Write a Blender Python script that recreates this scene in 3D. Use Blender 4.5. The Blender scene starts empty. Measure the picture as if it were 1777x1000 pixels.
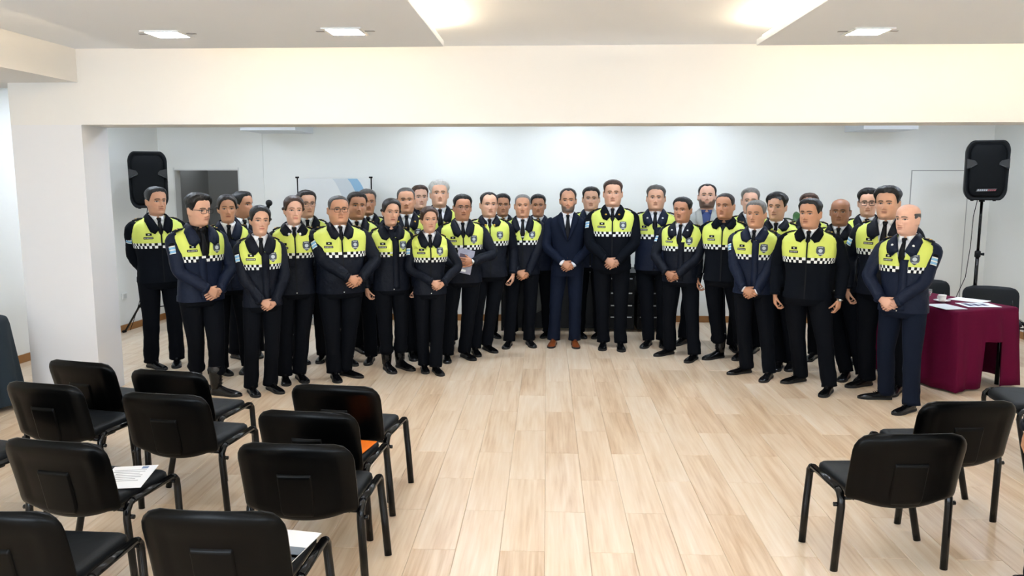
import bpy, math, random
import numpy as np
from mathutils import Vector, Matrix
random.seed(7); np.random.seed(7)
PI = math.pi
D = bpy.data
SC = bpy.context.scene
COL = SC.collection

# ------------------------------------------------------------------ camera
cam_data = D.cameras.new('camera'); cam = D.objects.new('camera', cam_data); COL.objects.link(cam)
cam_data.sensor_width = 36.0; cam_data.lens = 1380.0 / 1777.0 * 36.0
cam_data.clip_start = 0.05; cam_data.clip_end = 100
cam.location = (0, 0, 1.9)
cam.rotation_euler = (math.radians(90 - 7.92), 0, math.radians(2.486))
SC.camera = cam

# ------------------------------------------------------------------ world (soft daylight outside the windows) and exposure
w = D.worlds.new('world'); SC.world = w; w.use_nodes = True
w.node_tree.nodes['Background'].inputs[0].default_value = (0.80, 0.90, 1.0, 1)
w.node_tree.nodes['Background'].inputs[1].default_value = 1.0
SC.view_settings.view_transform = 'Standard'; SC.view_settings.look = 'None'
SC.view_settings.gamma = 1.0; SC.view_settings.use_curve_mapping = False
SC.view_settings.exposure = 1.6

LAMP = 30.0        # ceiling panels
COVE = 17.0         # warm strips above the dropped panels
DAY = 33.0        # daylight through the windows behind the camera

def window_light(name, loc, rot, sx, sy, energy, color):
    l = D.lights.new(name, 'AREA'); l.shape = 'RECTANGLE'; l.size = sx; l.size_y = sy
    l.energy = energy; l.color = color
    o = D.objects.new(name, l); COL.objects.link(o); o.location = loc; o.rotation_euler = rot
    return o
# daylight entering by the three windows in the wall behind the camera
for k, x in enumerate((-3.6, 0.0, 3.6)):
    window_light('window_daylight', (x, -3.19, 1.65), (PI/2, 0, 0), 2.0, 1.5, DAY*(1.7, 1.0, .6)[k], (0.74, 0.87, 1.0))

# ------------------------------------------------------------------ helpers
def srgb(h):
    if isinstance(h, str):
        h = h.lstrip('#'); c = [int(h[i:i+2], 16) / 255 for i in (0, 2, 4)]
    else:
        c = list(h)
    return tuple(x / 12.92 if x <= .04045 else ((x + .055) / 1.055) ** 2.4 for x in c)

MATS = {}
def mat(name, col, rough=.5, metal=0., spec=.5, bump=None, var=None, sheen=0., emit=None, coat=0., trans=0., coords='Object'):
    """principled material; bump=(scale, distance, detail), var=(scale, amount) noise in the colour"""
    if name in MATS: return MATS[name]
    m = D.materials.new(name); m.use_nodes = True; nt = m.node_tree
    b = nt.nodes['Principled BSDF']; c = srgb(col)
    b.inputs['Base Color'].default_value = (*c, 1); b.inputs['Roughness'].default_value = rough
    b.inputs['Metallic'].default_value = metal; b.inputs['Specular IOR Level'].default_value = spec
    if sheen: b.inputs['Sheen Weight'].default_value = sheen
    if coat: b.inputs['Coat Weight'].default_value = coat; b.inputs['Coat Roughness'].default_value = .1
    if trans: b.inputs['Transmission Weight'].default_value = trans
    if emit:
        b.inputs['Emission Color'].default_value = (*srgb(emit[0]), 1); b.inputs['Emission Strength'].default_value = emit[1]
    if bump or var:
        tc = nt.nodes.new('ShaderNodeTexCoord')
    if var:
        n = nt.nodes.new('ShaderNodeTexNoise'); n.inputs['Scale'].default_value = var[0]; n.inputs['Detail'].default_value = 4
        nt.links.new(tc.outputs[coords], n.inputs['Vector'])
        r = nt.nodes.new('ShaderNodeMapRange'); r.inputs[3].default_value = 1 - var[1]; r.inputs[4].default_value = 1 + var[1]
        nt.links.new(n.outputs['Fac'], r.inputs[0])
        x = nt.nodes.new('ShaderNodeVectorMath'); x.operation = 'SCALE'; x.inputs[0].default_value = c
        nt.links.new(r.outputs[0], x.inputs['Scale']); nt.links.new(x.outputs[0], b.inputs['Base Color'])
    if bump:
        n = nt.nodes.new('ShaderNodeTexNoise'); n.inputs['Scale'].default_value = bump[0]
        n.inputs['Detail'].default_value = bump[2] if len(bump) > 2 else 3
        nt.links.new(tc.outputs[coords], n.inputs['Vector'])
        k = nt.nodes.new('ShaderNodeBump'); k.inputs['Distance'].default_value = bump[1]; k.inputs['Strength'].default_value = 1
        nt.links.new(n.outputs['Fac'], k.inputs['Height']); nt.links.new(k.outputs[0], b.inputs['Normal'])
    MATS[name] = m
    return m

class MB:
    """collects shapes; build() links them as ONE mesh object"""
    def __init__(s): s.v = []; s.f = []; s.m = []; s.sm = []; s.n = 0; s.col = None
    def add(s, verts, faces, mi=0, smooth=True):
        o = s.n; verts = [tuple(map(float, p)) for p in verts]; s.v += verts; s.n += len(verts)
        for f in faces: s.f.append(tuple(i + o for i in f)); s.m.append(mi); s.sm.append(smooth)
        return o
    def box(s, x0, x1, y0, y1, z0, z1, mi=0, bev=0., M=None):
        if bev <= 0:
            v = [(x, y, z) for z in (z0, z1) for y in (y0, y1) for x in (x0, x1)]
            f = [(0, 2, 3, 1), (4, 5, 7, 6), (0, 1, 5, 4), (2, 6, 7, 3), (0, 4, 6, 2), (1, 3, 7, 5)]
        else:
            b = min(bev, (x1-x0)*.49, (y1-y0)*.49, (z1-z0)*.49); v = []; f = []
            idx = {}
            for sx in (0, 1):
                for sy in (0, 1):
                    for sz in (0, 1):
                        X = x1 if sx else x0; Y = y1 if sy else y0; Z = z1 if sz else z0
                        dx = -b if sx else b; dy = -b if sy else b; dz = -b if sz else b
                        idx[sx, sy, sz, 'x'] = len(v); v.append((X, Y+dy, Z+dz))
                        idx[sx, sy, sz, 'y'] = len(v); v.append((X+dx, Y, Z+dz))
                        idx[sx, sy, sz, 'z'] = len(v); v.append((X+dx, Y+dy, Z))
            I = idx
            for t in (0, 1):
                q = [I[t, 0, 0, 'x'], I[t, 1, 0, 'x'], I[t, 1, 1, 'x'], I[t, 0, 1, 'x']]; f.append(q if t else q[::-1])
                q = [I[0, t, 0, 'y'], I[0, t, 1, 'y'], I[1, t, 1, 'y'], I[1, t, 0, 'y']]; f.append(q if t else q[::-1])
                q = [I[0, 0, t, 'z'], I[1, 0, t, 'z'], I[1, 1, t, 'z'], I[0, 1, t, 'z']]; f.append(q if t else q[::-1])
            for a in (0, 1):
                for c in (0, 1):
                    q = [I[a, c, 0, 'x'], I[a, c, 1, 'x'], I[a, c, 1, 'y'], I[a, c, 0, 'y']]; f.append(q)
                    q = [I[a, 0, c, 'x'], I[a, 1, c, 'x'], I[a, 1, c, 'z'], I[a, 0, c, 'z']]; f.append(q)
                    q = [I[0, a, c, 'y'], I[1, a, c, 'y'], I[1, a, c, 'z'], I[0, a, c, 'z']]; f.append(q)
            for a in (0, 1):
                for c in (0, 1):
                    for e in (0, 1): f.append([I[a, c, e, 'x'], I[a, c, e, 'y'], I[a, c, e, 'z']])
        if M is not None: v = [tuple(M @ Vector(p)) for p in v]
        s.add(v, f, mi, False)
    def grid(s, P, mi=0, closed=False, smooth=True, flip=False, cap0=False, cap1=False):
        """P: rows x cols x 3"""
        P = np.asarray(P, float); n, m = P.shape[:2]; f = []
        for i in range(n - 1):
            for j in range(m if closed else m - 1):
                k = (j + 1) % m
                q = (i*m + j, i*m + k, (i+1)*m + k, (i+1)*m + j)
                f.append(q[::-1] if flip else q)
        if cap0: f.append(tuple(range(m))[::-1] if not flip else tuple(range(m)))
        if cap1: f.append(tuple((n-1)*m + j for j in range(m)) if not flip else tuple((n-1)*m + j for j in range(m))[::-1])
        return s.add(P.reshape(-1, 3).tolist(), f, mi, smooth)
    def tube(s, pts, rad, seg=10, mi=0, smooth=True, caps=True, flat=1.0, upv=(0, 0, 1)):
        """pts: path; rad: radius or list; flat squeezes the section along the binormal"""
        pts = [Vector(p) for p in pts]; n = len(pts)
        if not hasattr(rad, '__len__'): rad = [rad] * n
        rings = []; prev = None
        for i, p in enumerate(pts):
            t = (pts[min(i+1, n-1)] - pts[max(i-1, 0)])
            t = t.normalized() if t.length > 1e-9 else Vector((0, 0, 1))
            if prev is None:
                u = Vector(upv); u = u - t * u.dot(t)
                if u.length < 1e-3: u = Vector((1, 0, 0)) - t * t.x
                u.normalize()
            else:
                u = prev - t * prev.dot(t); u.normalize()
            prev = u; b = t.cross(u)
            rings.append([p + (u * math.cos(a) + b * (math.sin(a) * flat)) * rad[i] for a in [2*PI*k/seg for k in range(seg)]])
        s.grid([[tuple(q) for q in r] for r in rings], mi, closed=True, smooth=smooth, cap0=caps, cap1=caps)
    def lathe(s, prof, seg=20, mi=0, M=None, smooth=True):
        P = [[(r*math.cos(2*PI*k/seg), r*math.sin(2*PI*k/seg), z) for k in range(seg)] for r, z in prof]
        if M is not None: P = [[tuple(M @ Vector(q)) for q in r] for r in P]
        s.grid(P, mi, closed=True, smooth=smooth, cap0=True, cap1=True)
    def ball(s, c, r, seg=12, rings=8, mi=0):
        if not hasattr(r, '__len__'): r = (r, r, r)
        P = [[(c[0]+r[0]*math.sin(PI*i/rings)*math.cos(2*PI*k/seg), c[1]+r[1]*math.sin(PI*i/rings)*math.sin(2*PI*k/seg), c[2]-r[2]*math.cos(PI*i/rings)) for k in range(seg)] for i in range(rings+1)]
        s.grid(P, mi, closed=True)
    def prism(s, poly, a, b, axis='y', mi=0, smooth=False):
        """poly of 2D points extruded from a to b along axis ('y': (x,z) points; 'z': (x,y); 'x': (y,z))"""
        mk = {'y': lambda p, t: (p[0], t, p[1]), 'z': lambda p, t: (p[0], p[1], t), 'x': lambda p, t: (t, p[0], p[1])}[axis]
        n = len(poly); v = [mk(p, a) for p in poly] + [mk(p, b) for p in poly]
        f = [tuple(range(n))[::-1], tuple(range(n, 2*n))] + [(i, (i+1) % n, n+(i+1) % n, n+i) for i in range(n)]
        s.add(v, f, mi, smooth)
    def mesh(s, name):
        me = D.meshes.new(name); me.from_pydata(s.v, [], s.f)
        me.polygons.foreach_set('material_index', s.m); me.polygons.foreach_set('use_smooth', s.sm)
        me.update(); return me
    def build(s, name, mats, parent=None, loc=(0, 0, 0), rz=0):
        me = s.mesh(name)
        for m in (mats if isinstance(mats, (list, tuple)) else [mats]): me.materials.append(m)
        return link(name, me, parent, loc, rz)

def link(name, me, parent=None, loc=(0, 0, 0), rz=0):
    o = D.objects.new(name, me); COL.objects.link(o); o.location = loc; o.rotation_euler = (0, 0, rz)
    if parent is not None: o.parent = parent
    return o
def empty(name, loc=(0, 0, 0), rz=0, scale=1.0):
    o = D.objects.new(name, None); COL.objects.link(o); o.location = loc; o.rotation_euler = (0, 0, rz)
    o.scale = (scale,) * 3; o.empty_display_size = .1
    return o
def tag(o, label=None, cat=None, group=None, kind=None):
    if label: o['label'] = label
    if cat: o['category'] = cat
    if group: o['group'] = group
    if kind: o['kind'] = kind
    return o
def struct(o): o['kind'] = 'structure'; return o
def copy_tree(o, parent=None):
    c = o.copy(); COL.objects.link(c); c.parent = parent
    for ch in list(o.children): copy_tree(ch, c)
    return c
def bend(mod_obj, width=.004, seg=2):
    b = mod_obj.modifiers.new('bevel', 'BEVEL'); b.width = width; b.segments = seg; b.limit_method = 'ANGLE'; return b
def solid(o, t=.005, off=1.0):
    m = o.modifiers.new('solid', 'SOLIDIFY'); m.thickness = t; m.offset = off; return m
def text_mesh(name, body, size, m, parent=None, M=None, extrude=.0008):
    c = D.curves.new(name, 'FONT'); c.body = body; c.size = size; c.extrude = extrude; c.align_x = 'CENTER'; c.align_y = 'CENTER'
    tmp = D.objects.new('tmp', c); COL.objects.link(tmp)
    dg = bpy.context.evaluated_depsgraph_get(); me = D.meshes.new_from_object(tmp.evaluated_get(dg))
    D.objects.remove(tmp); me.name = name; me.materials.clear(); me.materials.append(m)
    if M is not None: me.transform(M)
    return link(name, me, parent)
# ------------------------------------------------------------------ materials of the room
M_wall = mat('white_wall_paint', '#ebebe6', .75, bump=(60, .0006, 2), coords='Generated')
M_ceil = mat('ceiling_paint', '#e6ebf1', .85)
M_beam = mat('beam_paint', '#dddcd9', .8)
M_wood = mat('baseboard_wood', '#9a6a38', .45, var=(9, .25))
M_grout = mat('floor_grout', '#cbb99d', .8)
M_glass = mat('window_glass', '#ffffff', .02, trans=1.0)
M_blackmetal = mat('black_tube', '#050506', .2, spec=.3)
M_whiteplastic = mat('white_plastic', '#e9e9e4', .4)

def plank_material(name, per_island):
    m = D.materials.new(name); m.use_nodes = True; nt = m.node_tree; N = nt.nodes; L = nt.links
    b = N['Principled BSDF']
    g = N.new('ShaderNodeNewGeometry')
    if per_island: rnd = g.outputs['Random Per Island']
    else: rnd = N.new('ShaderNodeObjectInfo').outputs['Random']
    mul = N.new('ShaderNodeMath'); mul.operation = 'MULTIPLY'; mul.inputs[1].default_value = 37.0; L.new(rnd, mul.inputs[0])
    cmb = N.new('ShaderNodeCombineXYZ'); L.new(mul.outputs[0], cmb.inputs[0]); L.new(mul.outputs[0], cmb.inputs[1])
    add = N.new('ShaderNodeVectorMath'); add.operation = 'ADD'; L.new(g.outputs['Position'], add.inputs[0]); L.new(cmb.outputs[0], add.inputs[1])
    mp = N.new('ShaderNodeMapping'); mp.inputs['Scale'].default_value = (13, .9, 1); L.new(add.outputs[0], mp.inputs[0])
    n1 = N.new('ShaderNodeTexNoise'); n1.inputs['Scale'].default_value = 1.0; n1.inputs['Detail'].default_value = 5; n1.inputs['Distortion'].default_value = .8
    L.new(mp.outputs[0], n1.inputs['Vector'])
    mp2 = N.new('ShaderNodeMapping'); mp2.inputs['Scale'].default_value = (60, 2.5, 1); L.new(add.outputs[0], mp2.inputs[0])
    n2 = N.new('ShaderNodeTexNoise'); n2.inputs['Scale'].default_value = 1.0; n2.inputs['Detail'].default_value = 3
    L.new(mp2.outputs[0], n2.inputs['Vector'])
    mx = N.new('ShaderNodeMath'); mx.operation = 'MULTIPLY_ADD'; mx.inputs[1].default_value = .45; L.new(n2.outputs['Fac'], mx.inputs[0])
    sc = N.new('ShaderNodeMath'); sc.operation = 'MULTIPLY'; sc.inputs[1].default_value = .75; L.new(n1.outputs['Fac'], sc.inputs[0]); L.new(sc.outputs[0], mx.inputs[2])
    r2 = N.new('ShaderNodeMath'); r2.operation = 'MULTIPLY_ADD'; r2.inputs[1].default_value = .20; L.new(rnd, r2.inputs[0]); L.new(mx.outputs[0], r2.inputs[2])
    cr = N.new('ShaderNodeValToRGB'); L.new(r2.outputs[0], cr.inputs[0])
    e = cr.color_ramp.elements
    e[0].position = .30; e[0].color = (*srgb('#ab8867'), 1); e[1].position = .95; e[1].color = (*srgb('#e6d6c1'), 1)
    k = e.new(.50); k.color = (*srgb('#caad8d'), 1)
    k = e.new(.68); k.color = (*srgb('#dac3a7'), 1)
    L.new(cr.outputs[0], b.inputs['Base Color'])
    b.inputs['Roughness'].default_value = .33; b.inputs['Specular IOR Level'].default_value = .45
    return m
M_plank = plank_material('wood_look_tile', False)
M_plank_s = plank_material('wood_look_tile_far', True)

# ------------------------------------------------------------------ floor: slab, grout and staggered wood-look planks
YB = 10.47; YF = -3.2; XR = 5.65
def xl(y): return -5.25 + (y - 9.45) * .10        # the left wall runs very slightly askew
f = MB(); f.box(-7.2, 7.4, YF - .3, YB + 2.2, -.12, -.004)
floor = struct(f.build('floor', M_grout))
PW, PL = .229, .982
pb = MB(); g = .0008; c = .0022
x0, x1, y0, y1 = g, PW - g, g, PL - g
pb.add([(x0, y0, -.012), (x1, y0, -.012), (x1, y1, -.012), (x0, y1, -.012), (x0, y0, -.002), (x1, y0, -.002), (x1, y1, -.002), (x0, y1, -.002),
        (x0+c, y0+c, 0), (x1-c, y0+c, 0), (x1-c, y1-c, 0), (x0+c, y1-c, 0)],
       [(0, 1, 5, 4), (1, 2, 6, 5), (2, 3, 7, 6), (3, 0, 4, 7), (4, 5, 9, 8), (5, 6, 10, 9), (6, 7, 11, 10), (7, 4, 8, 11), (8, 9, 10, 11)], 0, False)
plank_me = pb.mesh('plank'); plank_me.materials.append(M_plank)
cells = []
for i in range(-27, 28):
    off = 4.837 % PL + (PL / 2 if i % 2 == 0 else 0)
    for j in range(-6, 13):
        x = i * PW; y = off + j * PL
        if x + PW < -6.8 or x > XR + .1 or y + PL < YF or y > YB + 1.6: continue
        cells.append((x, y))
def seen(x, y):
    cx, cy = x + PW/2, y + PL/2
    return cy > 2.7 and abs(cx + .045 * cy) < cy * .66 + .25 and cy < YB
near = sorted([c for c in cells if seen(*c)], key=lambda c: c[1]**2 + .35*c[0]**2)[:300]
ns = set(near)
for (x, y) in near:
    o = link('plank', plank_me, floor, (x, y, 0))
rest = MB()
for (x, y) in cells:
    if (x, y) in ns: continue
    rest.add([(vx + x, vy + y, vz) for vx, vy, vz in pb.v], pb.f, 0, False)
r = rest.build('planks', M_plank_s, floor); r['kind'] = 'stuff'

# ------------------------------------------------------------------ walls
ZC = 2.95
def wall(name, build):
    m = MB(); build(m); return struct(m.build(name, M_wall))
def left_wall(m):
    a, b = (xl(YF-.2), YF-.2), (xl(YB+.2), YB+.2)
    m.prism([a, b, (b[0]-.15, b[1]), (a[0]-.15, a[1])], -.1, 3.05, 'z')
wall('wall_left', left_wall)
wall('wall_right', lambda m: m.box(XR, XR+.15, YF-.2, YB+.2, -.1, 3.05))
DX0, DX1, DZ = -4.95, -4.08, 2.0
def back_wall(m):
    m.box(-5.6, DX0, YB, YB+.15, -.1, 3.05); m.box(DX1, XR+.15, YB, YB+.15, -.1, 3.05); m.box(DX0, DX1, YB, YB+.15, DZ, 3.05)
wall('wall_back', back_wall)
def front_wall(m):                                     # behind the camera, with three windows
    xs = [-6.8, -4.6, -2.6, -1.0, 1.0, 2.6, 4.6, XR+.15]
    for k in range(0, 7, 2): m.box(xs[k], xs[k+1], YF-.15, YF, -.1, 3.05)
    for k in (1, 3, 5): m.box(xs[k], xs[k+1], YF-.15, YF, -.1, .9); m.box(xs[k], xs[k+1], YF-.15, YF, 2.4, 3.05)
wall('wall_front', front_wall)
for k, x in enumerate((-3.6, 0, 3.6)):
    m = MB()
    for a, b, c2, d in ((-1, 1, .9, .96), (-1, 1, 2.34, 2.4), (-1, -.95, .9, 2.4), (.95, 1, .9, 2.4), (-.025, .025, .9, 2.4)):
        m.box(x+a, x+b, YF-.1, YF-.04, c2, d)
    struct(m.build('window_%d' % (k+1), M_whiteplastic))

# beam and pillar of the wide opening
m = MB(); m.box(-3.93, XR, 6.6, 6.99, 2.335, 3.05); m.box(-6.0, -4.49, 6.6, 6.99, 2.68, 3.05); m.box(-4.49, -3.93, 6.6, 6.99, 2.335, 3.05)
struct(m.build('beam_main', M_beam))
m = MB(); m.box(-4.49, -3.885, 6.6, 6.99, 0, 2.335); struct(m.build('pillar_left', mat('pillar_paint', '#dadbde', .75)))
# lower ceiling of the side aisle
m = MB(); m.box(-6.9, -3.89, YF, 6.6, 2.68, 3.02); struct(m.build('beam_side', M_beam))
# ceilings
m = MB(); m.box(-3.89, XR, YF, 6.6, ZC, ZC+.1); struct(m.build('ceiling', M_ceil))
m = MB(); m.box(-6.2, XR+.1, 6.99, YB+.1, 2.86, 2.96); struct(m.build('ceiling_back', M_ceil))
# soffit boxes in the back corners
m = MB(); m.box(-3.74, -3.06, 9.72, YB, 2.47, 2.86); struct(m.build('soffit_left', M_ceil))
m = MB(); m.box(3.78, 4.42, 9.85, YB, 2.47, 2.86); struct(m.build('soffit_right', M_ceil))

# corridor behind the doorway
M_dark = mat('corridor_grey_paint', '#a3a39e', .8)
m = MB(); m.box(DX0-.4, DX1+.5, YB+2.0, YB+2.1, 0, 2.8); m.box(DX0-.5, DX0-.4, YB+.15, YB+2.1, 0, 2.8); m.box(DX1+.5, DX1+.6, YB+.15, YB+2.1, 0, 2.8); m.box(DX0-.5, DX1+.6, YB+.15, YB+2.1, 2.5, 2.6)
struct(m.build('wall_corridor', M_dark))
m = MB(); m.box(DX0-.01, DX0+.008, YB-.004, YB+.16, 0, DZ+.03); m.box(DX1-.008, DX1+.01, YB-.004, YB+.16, 0, DZ+.03); m.box(DX0, DX1, YB-.004, YB+.16, DZ-.008, DZ+.01)
struct(m.build('trim_1', mat('door_frame_grey', '#dcdcd8', .6)))
# flush door in the back wall (right): leaf, narrow gap, lever
m = MB(); m.box(4.66, 5.36, YB-.006, YB+.01, 0, 1.98, 0)
door = struct(m.build('door_1', M_wall))
mg = MB(); mg.box(4.648, 4.66, YB-.0045, YB+.01, 0, 1.992); mg.box(5.36, 5.372, YB-.0045, YB+.01, 0, 1.992); mg.box(4.648, 5.372, YB-.0045, YB+.01, 1.98, 1.992)
mg.build('door_gap', mat('door_gap_grey', '#a8a8a4', .8), door)
mh = MB(); mh.lathe([(.024, 0), (.024, .008), (.012, .012), (.012, .05)], 12, 0, Matrix.Translation((4.72, YB-.006, 1.02)) @ Matrix.Rotation(PI/2, 4, 'X')); mh.tube([(4.72, YB-.05, 1.02), (4.78, YB-.054, 1.02), (4.84, YB-.05, 1.02)], .009, 8)
mh.build('handle', mat('brushed_steel', '#b5b5b5', .3, 1.0), door)
# baseboards of wood
def bb(name, b): m = MB(); b(m); o = struct(m.build(name, M_wood)); bend(o, .003)
def bbl(m):
    a, b = (xl(YF), YF), (xl(YB), YB); m.prism([a, (a[0]+.015, a[1]), (b[0]+.015, b[1]), b], 0, .085, 'z')
bb('baseboard_left', bbl)
bb('baseboard_right', lambda m: m.box(XR-.015, XR, YF, YB, 0, .085))
bb('baseboard_back', lambda m: (m.box(-5.3, DX0-.02, YB-.015, YB, 0, .085), m.box(DX1+.02, 4.645, YB-.015, YB, 0, .085), m.box(5.375, XR, YB-.015, YB, 0, .085)))
# conduit strip down the back wall
m = MB(); m.box(-3.765, -3.74, YB-.012, YB, 0, 2.47); struct(m.build('trim_2', M_wall))

# ------------------------------------------------------------------ dropped ceiling panels with warm light strips above their edges
M_strip = mat('warm_light_strip', '#fff0d8', .5, emit=('#ffe3bd', COVE))
def drop_panel(name, xa, xb, ya, yb, strips):
    m = MB(); m.box(xa, xb, ya, yb, 2.80, 2.84)
    o = struct(m.build(name, M_ceil)); bend(o, .003)
    for (sx0, sx1, sy0, sy1) in strips:
        s = MB(); s.box(sx0, sx1, sy0, sy1, 2.842, 2.857); s.build('light_strip', M_strip, o)
drop_panel('ceiling_panel_left', -2.92, -.72, -2.6, 5.68, [(-.77, -.74, -2.5, 5.6), (-2.90, -2.87, -2.5, 5.6), (-2.8, -.85, 5.62, 5.65)])
drop_panel('ceiling_panel_right', 1.435, 4.6, -2.6, 5.72, [(1.455, 1.485, -2.5, 5.64), (4.55, 4.58, -2.5, 5.64), (1.6, 4.45, 5.66, 5.69)])
# square lamps set into the panels
M_lamp = mat('lamp_diffuser', '#ffffff', .4, emit=('#eaf2ff', LAMP))
M_lamp_n = mat('near_lamp_diffuser', '#ffffff', .4, emit=('#eaf2ff', LAMP * .7))
M_frame = mat('lamp_frame_white', '#e8e8e6', .4)
def ceiling_lamp(x, y, z, label, group, s=.10, mdiff=None):
    t = empty('ceiling_lamp', (x, y, z)); tag(t, label, 'lamp', group)
    m = MB(); e = s + .022
    for a, b, c2, d in ((-e, e, -e, -s), (-e, e, s, e), (-e, -s, -s, s), (s, e, -s, s)): m.box(a, b, c2, d, -.008, 0)
    m.build('frame', M_frame, t)
    m = MB(); m.box(-s, s, -s, s, -.004, 0); m.build('diffuser', mdiff or M_lamp, t)
    for sx in (-1, 1):
        m = MB(); m.box(sx*(e+.001) - (.06 if sx < 0 else 0), sx*(e+.001) + (.06 if sx > 0 else 0), -.012, .012, -.003, 0); m.build('clip', mat('lamp_clip_grey', '#8c8c8c', .5), t)
    return t
ceiling_lamp(-2.40, 5.10, 2.80, 'square recessed ceiling lamp at the far left of the ceiling', 'square ceiling lamps')
ceiling_lamp(-1.255, 5.06, 2.80, 'square recessed ceiling lamp beside the inner edge of the left dropped panel', 'square ceiling lamps')
ceiling_lamp(1.985, 5.20, 2.80, 'square recessed ceiling lamp in the right dropped panel', 'square ceiling lamps')
for (x, y) in ((-2.40, 2.9), (-1.255, 2.9), (1.985, 2.9), (3.6, 2.9), (-2.40, .7), (-1.255, .7), (1.985, .7), (3.6, .7), (-2.4, -1.5), (-1.255, -1.5), (1.985, -1.5), (3.6, -1.5)):
    ceiling_lamp(x, y, 2.80, 'square recessed ceiling lamp of the rows above the camera', 'square ceiling lamps above the frame', .10, M_lamp_n)
M_lamp_b = mat('back_lamp_diffuser', '#ffffff', .4, emit=('#e2eeff', LAMP * 1.4))
for x in (-4.2, -1.2, .35, 1.9, 4.4):
    ceiling_lamp(x, 9.72 if abs(x) < 3 else 8.6, 2.86, 'square recessed lamp of the row washing the back wall', 'back wall lamps', .09, M_lamp_b)
for x in (-4.4, -2.6, -.8, 1.0, 2.8, 4.6):
    ceiling_lamp(x, 7.95, 2.86, 'square recessed lamp of the row just behind the beam', 'lamps behind the beam', .125, M_lamp_b)
ceiling_lamp(-5.0, YB+1.2, 2.5, 'small unseen lamp added to lighten the corridor behind the doorway', 'added corridor lamps', .05, M_lamp)  # added lamp out of view, put in to lighten the corridor interior
# light switch on the left wall
m = MB(); m.box(0, .008, -.06, .06, -.04, .04, 0, .002)
o = m.build('wall_socket', M_whiteplastic, None, (xl(9.6)+.001, 9.55, .44)); tag(o, 'white socket plate on the left wall beside the pillar', 'socket')
m = MB(); m.box(.008, .011, -.035, .035, -.025, .025, 0, .001); m.build('cover', mat('socket_grey', '#d2d2ce', .4), o)
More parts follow.
